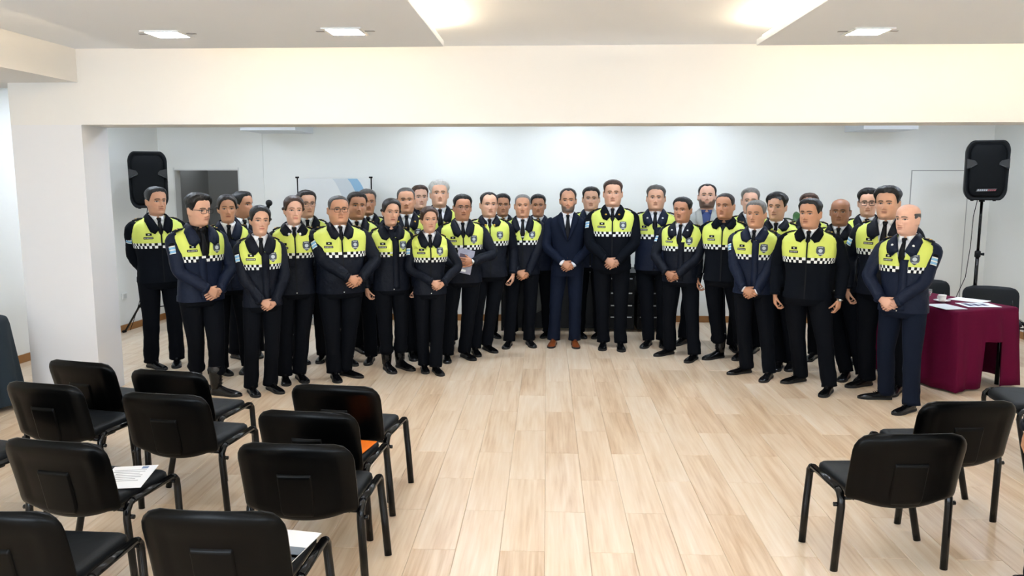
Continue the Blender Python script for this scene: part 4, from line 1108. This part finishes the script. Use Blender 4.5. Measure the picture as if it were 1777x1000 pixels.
        if arms == 'clasp' and (suit or show_cuff):
            cm = MB(); ring_tube(cm, [cu - dv*.02, cu + dv*.012], [.038, .0365], 14, 0, upv=(0, -1, 0)); cm.build('shirt_cuff', shirt, root)
    # hem band and zip
    if not suit:
        hb = sheet_rows(np.array([zhem - .004, zhem + .03, zhem + .045]), .004, 0, .005); jm.grid(hb, 0, flip=True)
    jo = jm.build('jacket', cloth, root)
    if not suit:
        zm = MB(); zz = np.linspace(zhem, vz, 18); P2 = [[tuple(T.at(-.006, z, .0085)), tuple(T.at(.006, z, .0085))] for z in zz]
        zm.grid(P2, 0); zm.build('zip', M_black_sq, jo)
        if R.random() < .7:
            q = T.at(.0, zhem + .015, .012); zb_ = MB(); zb_.ball(tuple(q), .006, 8, 6); zb_.build('zip_pull', M_pearl, jo)
    if placket:
        pm = MB(); zz = np.linspace(zhem + .02, vz + .02, 20)
        xo = -.004 if placket > 0 else .004
        pw = .062*(1 if placket > 0 else -1)
        P2 = [[tuple(T.at(xo + pw*t_ + (vw(z) if z > vz else 0)*(1 if placket > 0 else -1), z, .012 + .004*math.sin(PI*t_))) for t_ in (0, .5, 1)] for z in zz]
        pm.grid(P2, 0, flip=placket < 0); po = pm.build('placket', cloth, jo); solid(po, .006, -1)
    # chequered band: two rows of squares right round the chest
    if hi:
        bm_ = MB(); nsq = 56; hgt = .030*1.0
        for rw in range(2):
            for k in range(nsq):
                t0, t1 = 2*PI*k/nsq, 2*PI*(k+1)/nsq
                z0 = band - .006 + rw*hgt*.85; z1 = z0 + hgt*.85
                q = [tuple(T.pt(t0, z0, .0075)), tuple(T.pt(t1, z0, .0075)), tuple(T.pt(t1, z1, .0075)), tuple(T.pt(t0, z1, .0075))]
                bm_.add(q, [(0, 1, 2, 3)], (k + rw) % 2, True)
        bo = bm_.build('chequered_band', [M_white_sq, M_black_sq], jo); bo.parent = root
    # ---------------- shirt, tie and collars
    sm = MB(); zz = np.linspace(max(vz - .03, .95), 1.50, 10)
    sm.grid([[tuple(T.at(xx*min(.085, vw(z) + .03), z, -.009)) for xx in np.linspace(-1, 1, 11)] for z in zz], 0, flip=False)
    sh_o = sm.build('shirt', shirt, root)
    cm = MB()
    for s in (-1, 1):       # shirt collar: stand plus a folded wing with a point
        rows = []
        for k in range(11):
            a = PI - (PI - .12)*k/10; cx, cy = .069*math.sin(a)*s, .008 - .072*math.cos(a)
            lift = .022*(1 - math.cos(a))/2*0 + .030*(.5 - .5*math.cos(a)) if False else 0
            zt = 1.520 - .028*(.5 + .5*math.cos(a))
            drop = .030 + .022*sstep(.9, .15, a)
            ox = .010 + .022*float(sstep(1.2, .2, a))
            rows.append([(cx*.95, cy*.95, zt - .012), (cx*.98, cy*.98, zt), (cx*1.06, cy*1.06, zt - .004), (cx + s*ox*(1.0 if k > 6 else .5), cy*(1.10 + .16*float(sstep(1.3, .2, a))), zt - drop)])
        cm.grid(rows, 0, flip=s > 0)
    co = cm.build('shirt_collar', shirt, root); solid(co, .003, 0)
    if tie:
        tm_ = MB(); zend = vz - .03
        zk = 1.478
        prof = [(zk, .018), (zk - .008, .021), (zk - .034, .013), (zk - .036, .014)]
        zz = np.linspace(zk - .05, zend, 9); prof += [(z, min(.040, .014 + (zk - .036 - z)*.11)) for z in zz]
        tm_.grid([[(t_*hw, float(T.at(t_*hw, z, (.016 if i_ < 3 else (.003 if z > vz + .05 else -.008)))[1]) - .004*(1 - t_*t_), z) for t_ in (-1, -.5, 0, .5, 1)] for i_, (z, hw) in enumerate(prof)], 0, flip=True)
        to = tm_.build('tie', M_tie, root); solid(to, .006, 0)
        if pins == 'clip':
            q = T.at(0, vz + .012, .01); pb_ = MB(); pb_.box(q[0]-.017, q[0]+.017, q[1]-.004, q[1]+.001, q[2]-.003, q[2]+.003); pb_.build('tie_clip', M_steel, to)
    if collar:
        km = MB(); lw = .052*collar if not suit else .075
        for s in (-1, 1):
            rows = []
            if suit:
                for k in range(19):
                    t_ = k/18
                    if t_ < .42:
                        a = PI - (PI*.62)*(t_/.42); ic = (s*.072*math.sin(a), .012 - .078*math.cos(a), 1.515 - .012*t_/.42)
                        oc = (s*.105*math.sin(a), .012 - .105*math.cos(a), 1.485 - .012*t_/.42)
                    else:
                        q = (t_ - .42)/.58; z = 1.49 - (1.49 - vz)*q; xi = float(vw(z)) + .0
                        lapel = lw*max(0., 1 - q)**.75*(1.0 if q > .30 else .70 + .3*q/.30) + .004
                        if abs(q - .30) < .03: lapel *= 1.12
                        pi_ = T.at(s*xi, z, .010); po_ = T.at(s*(xi + lapel), z - .012*(1-q), .013)
                        ic, oc = tuple(pi_), tuple(po_)
                    mid = tuple((np.array(ic) + np.array(oc))/2 + np.array([0, -.006 if t_ > .3 else 0, .004])); rows.append([ic, mid, oc])
            else:
                zpt = max(vz + .035, 1.365)
                for k in range(17):
                    t_ = k/16
                    if t_ < .55:
                        a = PI - (PI*.66)*(t_/.55); kk = sstep(.2, .55, t_)
                        ic = np.array((s*.078*math.sin(a), .014 - .082*math.cos(a), 1.532 - .022*t_/.55)); oc = np.array((s*(.104 + .016*kk)*math.sin(a), .016 - (.104)*math.cos(a), 1.488 - .012*kk))
                        if k: oc[2] = max(oc[2], 1.462)
                    else:
                        q = (t_ - .55)/.45; z = 1.50 - (1.50 - zpt)*q; xi = float(vw(z))
                        ic = T.at(s*xi, z, .014 + .006*(1-q)); wd = lw*(.95 + .25*math.sin(PI*q*.8)) if q < .99 else lw*.55
                        zo = z - .035*(1 - .2*q) - .012*q; zo = min(zo, 1.447 - .03*q)
                        oc = T.at(s*(xi + wd + .012), zo, .013)
                    mid = (np.array(ic)*.5 + np.array(oc)*.5) + np.array([0, -.007, .006]); rows.append([tuple(ic), tuple(mid), tuple(oc)])
            km.grid(rows, 0, flip=s < 0)
        ko = km.build('collar', cloth, root); solid(ko, .006, 0)
        if pins in ('gold', 'white'):
            pmn = M_gold if pins == 'gold' else M_pearl
            for s in (-1, 1):
                q = T.at(s*(float(vw(1.40)) + .045), 1.415, .022); pb_ = MB(); pb_.ball(tuple(q), (.011, .005, .013), 8, 6); pb_.build('collar_pin', pmn, ko)
    # ---------------- badges
    if hi and patches:
        xb = -.098*w; zb_ = 1.305
        pm = MB(); sticker(pm, T, xb, zb_ + .018, .050, .024, .0075, 0); sticker(pm, T, xb - .004, zb_ - .016, .080, .021, .0075, 0); po = pm.build('name_patch', M_patch, root)
        lm = MB(); sticker(lm, T, xb, zb_ + .018, .016, .009, .0092, 0, 2, 2)
        for k in range(7): sticker(lm, T, xb - .034 + .0100*k, zb_ - .016, .0062, .009, .0092, 0, 1, 1)
        lm.build('lettering', M_thread, po)['kind'] = 'stuff'
        xs = .100*w; zs_ = 1.300
        def shield(u_, v_): return (u_*(1.0 if v_ > -.1 else max(.08, 1 - ((-v_ - .1)/.9)**1.8)) * (1.0 if v_ < .75 else .9), v_ + (.12*(1-abs(u_)) if v_ > .9 else 0))
        pm = MB(); sticker(pm, T, xs, zs_, .070, .085, .0075, 0, 6, 8, shield); po = pm.build('shield_badge', M_shield, root)
        lm = MB(); disc = lambda u_, v_: (u_*math.sqrt(max(0, 1 - v_*v_/2)), v_*math.sqrt(max(0, 1 - u_*u_/2)))
        sticker(lm, T, xs, zs_ + .006, .034, .034, .0092, 0, 4, 4, disc); sticker(lm, T, xs, zs_ - .024, .044, .007, .0092, 0, 2, 1); sticker(lm, T, xs, zs_ + .036, .040, .006, .0092, 0, 2, 1); lm.build('emblem', M_shield_l, po)
    if flag and not suit:
        sides = (-1,) if flag is True else ((1,) if flag == 'left' else (-1, 1))
        for s in sides:
            S0, E, wp, dv = sl[s]; c_ = S0.lerp(E, .36); t_ = (E - S0).normalized(); out = Vector((s*.72, -.70, 0)); out = (out - t_*out.dot(t_)).normalized(); sd = t_.cross(out).normalized()
            rad = .062*(1 + (w-1)*.7)*(1 - .08*fem) + .006
            fm = MB()
            for k, (ta, tb, mi) in enumerate(((-.040, -.022, 0), (-.022, -.012, 1), (-.012, .008, 2), (.008, .020, 1), (.020, .040, 2), (.040, .047, 1))):
                P2 = []
                for tt in (ta, tb):
                    row = []
                    for j in range(7):
                        a = (-1 + 2*j/6)*.42*(1 if k > 0 else .8); row.append(tuple(c_ + t_*(tt - (.008*math.cos(a*3) if k == 0 and tt == ta else 0)) + (out*math.cos(a) + sd*math.sin(a))*rad))
                    P2.append(row)
                fm.grid(P2, mi, flip=True)
            fo_ = fm.build('flag_patch', [M_patch, M_white_sq, M_sky], root); solid(fo_, .003, 0)
    if epaul and not suit:
        for s in (-1, 1):
            em = MB(); S0 = sl[s][0]
            a_ = Vector((s*.105, .02, 1.470)); b_ = Vector((S0.x + s*.002, .018, 1.448))
            mid_ = a_.lerp(b_, .5) + Vector((0, 0, .010))
            em.grid([[tuple(p_ + Vector((0, dy, dz))) for dy, dz in ((-.026, -.006), (-.02, .006), (.02, .006), (.026, -.006))] for p_ in (a_, mid_, b_)], 0, flip=s > 0)
            eo = em.build('epaulette', M_black_sq if cloth is not M_blue else M_navy, root); solid(eo, .005, 0)
            gm_ = MB()
            for k in range(2):
                p_ = a_.lerp(b_, .45 + .27*k) + Vector((0, 0, .014)); gm_.box(p_.x-.008, p_.x+.008, p_.y-.018, p_.y+.018, p_.z-.001, p_.z+.004)
            gm_.build('rank_bar', M_gold, eo)
    if watch:
        S0, E, wp, dv = sl[1]; wm = MB(); ring_tube(wm, [wp - dv*.0, wp + dv*.016], [.034, .034], 14, 0, upv=(0, -1, 0)); c_ = wp + dv*.008 + Vector((.3, -.9, .1)).normalized()*.034
        wm.ball(tuple(c_), (.017, .008, .017), 12, 8); wm.build('wristwatch', M_steel, root)
    return root, T, sl
# ------------------------------------------------------------------ the group
person('person at far left, hands behind the back, standing before the left loudspeaker', -3.868, 7.750, 1.810, yaw=40.5, w=1.10, skin='mid', hair='short', hcol='black', arms='back', top='jersey', cloth=M_navy2, head=(10,0,0), vz=1.33, seed=1.1, stub=.12)
person('person in glasses and open blue-navy jacket over black shirt, hands clasped, near the pillar', -3.037, 6.800, 1.762, yaw=48.1, feet=((0.003, 0.142, 10.0), (0.04, -0.193, 30.0)), w=1.04, skin='light', hair='tall', hcol='black', cloth=M_blue, head=(14,0,4), vz=1.20, tie=True, shirt=M_tie, placket=-1, glasses='frame', shoes='boot', hx=.03, collar=1.25, seed=2.2, stub=.1)
person('person in navy jacket and white shirt, half hidden behind the glasses wearer near the pillar', -3.068, 7.550, 1.741, yaw=26.1, w=.94, fem=1, skin='mid', hair='bun', hcol='dark', cloth=M_blue, arms='side', seed=3.3, placket=1, flag=False)
person('person turned sideways to the right in front of the dark doorway, mostly hidden', -3.185, 8.200, 1.758, yaw=41.2, skin='tan', hair='short', hcol='black', arms='side', head=(32,0,0), seed=4.4)
person('front-row person with dark strip down the jacket, hands clasped low, third from left', -2.490, 6.800, 1.663, yaw=26.1, feet=((-0.118, 0.035, 8.0), (0.058, 0.056, 20.0)), w=.93, fem=1, skin='light', hair='bun', hcol='black', placket=1, head=(4,3,0), hands_z=.88, hx=.03, collar=1.15, seed=5.5)
person('person in zipped jacket with arms behind the back, just right of the microphone', -2.356, 7.320, 1.736, yaw=21.8, feet=((-0.131, -0.086, 0.0), (0.008, -0.049, 12.0)), w=1.0, fem=1, skin='fair', hair='bun', hcol='brown', arms='back', vz=1.40, head=(6,2,0), seed=6.6, pins='white')
person("person in thin-rimmed glasses behind the zipped jacket wearer, below the banner's left post", -2.453, 8.050, 1.772, yaw=22.9, skin='light', hair='short', hcol='dark', arms='side', glasses='wire', head=(10,0,0), seed=7.7)
person('person in glasses with hands clasped to one side, in front of the banner', -1.956, 7.420, 1.740, yaw=24.8, feet=((-0.091, -0.072, 0.0), (0.038, -0.003, 35.0)), w=1.20, belly=.06, skin='mid', hair='buzz', hcol='salt', arms='clasp', glasses='frame', face=(1.10,1.12,1.05), head=(2,0,0), vz=1.36, hx=.09, hands_z=.98, seed=8.8)
person('person looking over the shoulder of the glasses wearer in front of the banner', -1.932, 8.000, 1.756, yaw=19.6, w=1.05, skin='tan', hair='short', hcol='dark', arms='side', face=(1.05,1.1,1), head=(6,4,0), seed=9.9)
person("person in the back row below the banner's right post, mostly hidden", -1.939, 8.550, 1.777, yaw=18.8, skin='tan', hair='short', hcol='salt', arms='side', head=(4,0,0), seed=10.3)
person('person in boots and high dark collar, arms hanging, left of centre', -1.529, 7.730, 1.700, yaw=21.2, feet=((-0.059, -0.038, 8.0), (0.091, 0.004, 25.0)), w=1.0, fem=1, skin='light', hair='bun', hcol='dark', arms='side', shoes='boot', shirt=M_navy, tie=False, vz=1.36, head=(2,4,0), collar=1.15, placket=1, seed=11.4, patches=True)
person('person with black tie and gold collar pins behind the boots wearer left of centre', -1.496, 8.450, 1.803, yaw=12.0, feet=((0.025, -0.218, 5.0), (0.09, -0.22, 15.0)), w=1.08, skin='mid', hair='buzz', hcol='salt', arms='side', face=(1.06,1.08,1.05), vz=1.28, seed=12.5, pins='gold')
person('person in the last row with a dark tieless collar, left of centre', -1.492, 9.350, 1.813, yaw=15.1, skin='fair', hair='short', hcol='brown', arms='side', head=(4,0,0), vz=1.38, tie=False, shirt=M_navy, seed=13.6)
person('front-row person with hands clasped to one side, immediately left of the booklet holder', -1.145, 7.720, 1.623, yaw=14.4, feet=((-0.07, -0.008, 0.0), (0.039, -0.13, 10.0)), w=.94, fem=1, skin='light', hair='bun', hcol='brown', hands_z=.96, hx=.06, vz=1.34, head=(4,0,0), seed=14.7)
person('person in the back row with white shirt and tie clip, behind the booklet holder', -1.197, 8.880, 1.862, yaw=11.7, w=1.1, skin='light', hair='tall', hcol='white', arms='side', vz=1.28, pins='clip', face=(1.05,1.05,1.05), head=(0,0,-5), seed=15.8, stub=.05)
person('person in thin-rimmed glasses and wristwatch holding a grey booklet', -0.879, 8.240, 1.729, yaw=12.1, feet=((-0.174, -0.052, -4.0), (0.03, 0.015, 22.0)), w=1.08, belly=.02, skin='tan', hair='short', hcol='black', arms='hold', hands_z=1.03, glasses='wire', vz=1.33, watch=True, head=(2,2,0), seed=16.9, face=(1.04,1.05,1.1), band=1.20)
person('person with gold collar pins and arms at the sides, right of the booklet holder', -0.631, 8.680, 1.745, yaw=10.2, feet=((-0.174, -0.187, 5.0), (-0.022, -0.038, 22.0)), w=1.06, belly=.02, skin='light', hair='recede', hcol='dark', arms='side', pins='gold', vz=1.40, face=(1.06,1.05,1.1), head=(4,0,0), seed=17.2)
person('person in the back row peeking out left of the tie clip wearer beside the suit', -0.523, 9.450, 1.711, yaw=7.2, skin='tan', hair='short', hcol='black', arms='side', seed=18.3)
person('person with tie clip and clasped hands immediately left of the blue suit', -0.271, 9.020, 1.720, yaw=1.7, feet=((-0.157, -0.15, -12.0), (0.082, -0.085, 15.0)), w=1.06, skin='mid', hair='buzz', hcol='grey', vz=1.27, pins='clip', hands_z=.86, face=(1.04,1.05,1.05), hx=.0, seed=19.4)
person('person in the back row in the gap directly left of the blue suit', -0.101, 9.480, 1.704, yaw=0.6, w=.98, skin='tan', hair='short', hcol='black', arms='side', seed=20.5, vz=1.36, cloth=M_blue)
person('person in blue suit, white shirt and brown shoes at the centre, hands clasped', 0.240, 9.030, 1.784, yaw=-1.5, feet=((-0.153, -0.084, -8.0), (0.091, -0.098, 6.0)), w=.98, skin='mid', hair='recede', hcol='dark', top='suit', cloth=M_suit, trou=M_suit, shoes='brown', vz=1.185, beard='salt', hands_z=.93, flag=False, patches=False, seed=21.6, head=(0,0,0))
person('person in the back row in the gap directly right of the blue suit', 0.523, 9.480, 1.792, yaw=-3.2, w=1.04, skin='light', hair='short', hcol='black', arms='side', face=(1.08,1.1,1), seed=22.7, cloth=M_blue)
person('person with gold collar pins and clasped hands immediately right of the blue suit', 0.733, 8.920, 1.875, yaw=-4.7, feet=((-0.081, -0.076, -2.0), (0.112, -0.112, 4.0)), w=1.06, belly=.02, skin='light', hair='short', hcol='brown', pins='gold', hands_z=.93, hx=.0, vz=1.36, face=(1.06,1.1,1.05), seed=23.8, cloth=M_navy2)
person('person in blue-navy jacket with dark strip, arms behind the back, second right of the suit', 1.233, 9.100, 1.816, yaw=-9.7, feet=((-0.046, -0.148, -14.0), (0.117, -0.077, 5.0)), w=1.14, belly=.04, skin='light', hair='short', hcol='salt', arms='back', placket=1, cloth=M_blue, vz=1.30, face=(1.10,1.12,1.05), collar=1.2, seed=24.9, pins='white')
person('person with clasped hands and dark jacket strip, standing before the grey blazer', 1.435, 8.480, 1.696, yaw=-23.6, feet=((-0.115, -0.021, -30.0), (0.195, -0.159, -8.0)), w=1.06, belly=.02, skin='tan', hair='short', hcol='black', hands_z=.93, hx=-.05, placket=1, vz=1.27, pins='white', face=(1.06,1.06,1), head=(-6,0,0), seed=25.1, collar=1.2)
person('person in light grey blazer and blue shirt in the back row, without uniform', 1.835, 9.250, 1.828, yaw=-11.2, feet=((-0.22, -0.22, -30.0), (0.201, -0.181, 0.0)), w=1.12, belly=.03, skin='fair', hair='recede', hcol='dark', top='blazer', cloth=M_grey, shirt=M_bshirt, tie=False, vz=1.16, beard='dark', arms='side', flag=False, patches=False, face=(1.08,1.1,1), head=(0,0,-6), seed=26.2)
person('person in boots and closed dark collar without tie, arms hanging, right of centre', 1.837, 8.300, 1.748, yaw=-22.5, feet=((-0.036, 0.05, -35.0), (0.189, 0.171, -10.0)), w=1.06, skin='tan', hair='buzz', hcol='dark', arms='side', top='jersey', cloth=M_navy2, shirt=M_navy, tie=False, vz=1.40, shoes='boot', face=(1.04,1.06,1.1), head=(-8,0,0), seed=27.3)
person('person in the back row mostly covered by the white cuff wearer at right', 2.199, 8.750, 1.789, yaw=-14.1, skin='fair', hair='short', hcol='grey', arms='side', seed=28.4)
person('person in blue-navy jacket with a white cuff showing at the clasped hands, right', 1.994, 7.680, 1.689, yaw=-24.6, feet=((-0.056, 0.005, -40.0), (0.193, -0.121, -8.0)), w=1.04, skin='mid', hair='flat', hcol='grey', cloth=M_blue, placket=1, vz=1.36, hands_z=.88, hx=-.0, head=(-6,0,0), face=(1.04,1.06,1.05), collar=1.15, show_cuff=True, seed=29.5)
person('person with sunglasses pushed up on the head, right of the white cuff wearer', 2.291, 8.050, 1.747, yaw=-19.9, feet=((0.091, -0.085, -6.0), (0.193, -0.041, 0.0)), w=1.04, skin='light', hair='tall', hcol='black', arms='side', glasses='top', vz=1.40, head=(-10,0,0), seed=30.6)
person('front-row person in dark jersey with hands down and steel wristwatch, right side', 2.355, 7.220, 1.717, yaw=-26.1, feet=((-0.061, 0.164, -38.0), (0.238, -0.129, -8.0)), w=1.12, skin='mid', hair='short', hcol='black', arms='side', top='jersey', cloth=M_navy2, vz=1.38, watch=True, head=(-14,0,0), face=(1.04,1.06,1), seed=31.7, flag=False)
person('person almost wholly hidden behind the steel wristwatch wearer in the dark jersey', 2.714, 8.400, 1.741, yaw=-17.9, skin='mid', hair='short', hcol='brown', arms='side', seed=32.8)
person('person with hands down in second row, just right of the dark jersey wearer', 2.821, 7.800, 1.708, yaw=-25.9, feet=((0.151, -0.22, -8.0), (0.293, -0.22, -8.0)), w=1.06, skin='brown', hair='bald', hcol='buzz', arms='side', face=(1.04,1.06,1), vz=1.36, seed=33.9, flag=False)
person('person in dark-framed glasses in the last row at the right', 3.254, 8.250, 1.785, yaw=-21.5, skin='light', hair='tall', hcol='black', arms='side', glasses='frame', seed=34.1)
person('person with wide open collar, hands down, partly behind the person at far right', 3.034, 7.250, 1.819, yaw=-30.7, feet=((-0.099, -0.034, -35.0), (0.188, -0.129, -8.0)), w=1.12, skin='light', hair='tall', hcol='black', arms='side', vz=1.24, face=(1.06,1.06,1), head=(-4,0,2), seed=35.2, collar=1.25, patches=True)
person('person at far right turned left, hands clasped, beside the maroon table', 2.966, 6.660, 1.695, yaw=-42.0, feet=((-0.15, 0.085, -52.0), (0.144, -0.155, -14.0)), w=1.04, belly=.02, skin='fair', hair='bald', hcol='salt', arms='clasp', cloth=M_blue, trou=M_trou_b, placket=1, vz=1.28, flag='left', hands_z=.93, hx=-.06, head=(-16,0,0), collar=1.2, seed=36.3, pins='white')
# booklet held by the one with thin glasses, and the bystander at the right edge
hb = PEOPLE[15]
bm = MB()
bm.prism([(-.085, -.125), (.085, -.125), (.085, .125), (-.085, .125)], -.004, .004, 'y')
bk = bm.build('booklet', mat('booklet_grey_print', '#8e8fa0', .45, var=(14, .35)))
tag(bk, 'grey printed booklet held upright in front of a yellow jacket', 'booklet')
_M = Matrix.Translation(hb.location) @ Matrix.Rotation(hb.rotation_euler.z, 4, 'Z') @ Matrix.Scale(hb.scale[0], 4)
_p = _M @ Vector((.0, -.235, 1.085)); bk.location = _p; bk.rotation_euler = (math.radians(-14), math.radians(14), hb.rotation_euler.z)
bp = MB(); bp.prism([(-.06, .0), (.02, .0), (.02, .07), (-.06, .07)], -.0055, -.004, 'y'); bp.build('cover_photo', mat('booklet_plum', '#4c3f50', .5), bk)
bp = MB(); bp.prism([(-.075, -.11), (.03, -.11), (.03, -.085), (-.075, -.085)], -.0055, -.004, 'y'); bp.build('caption_strip', M_paper, bk)
bp = MB(); bp.prism([(-.081, -.121), (.081, -.121), (.081, .121), (-.081, .121)], .004, .0052, 'y'); bp.build('pages', M_paper, bk)
person('person cut off by the right edge of the picture, only a hand showing', 2.285, 3.47, 1.72, yaw=-150, arms='side', seed=40.1, hair='short', hcol='dark')
PEOPLE[-1]['group'] = 'people watching'
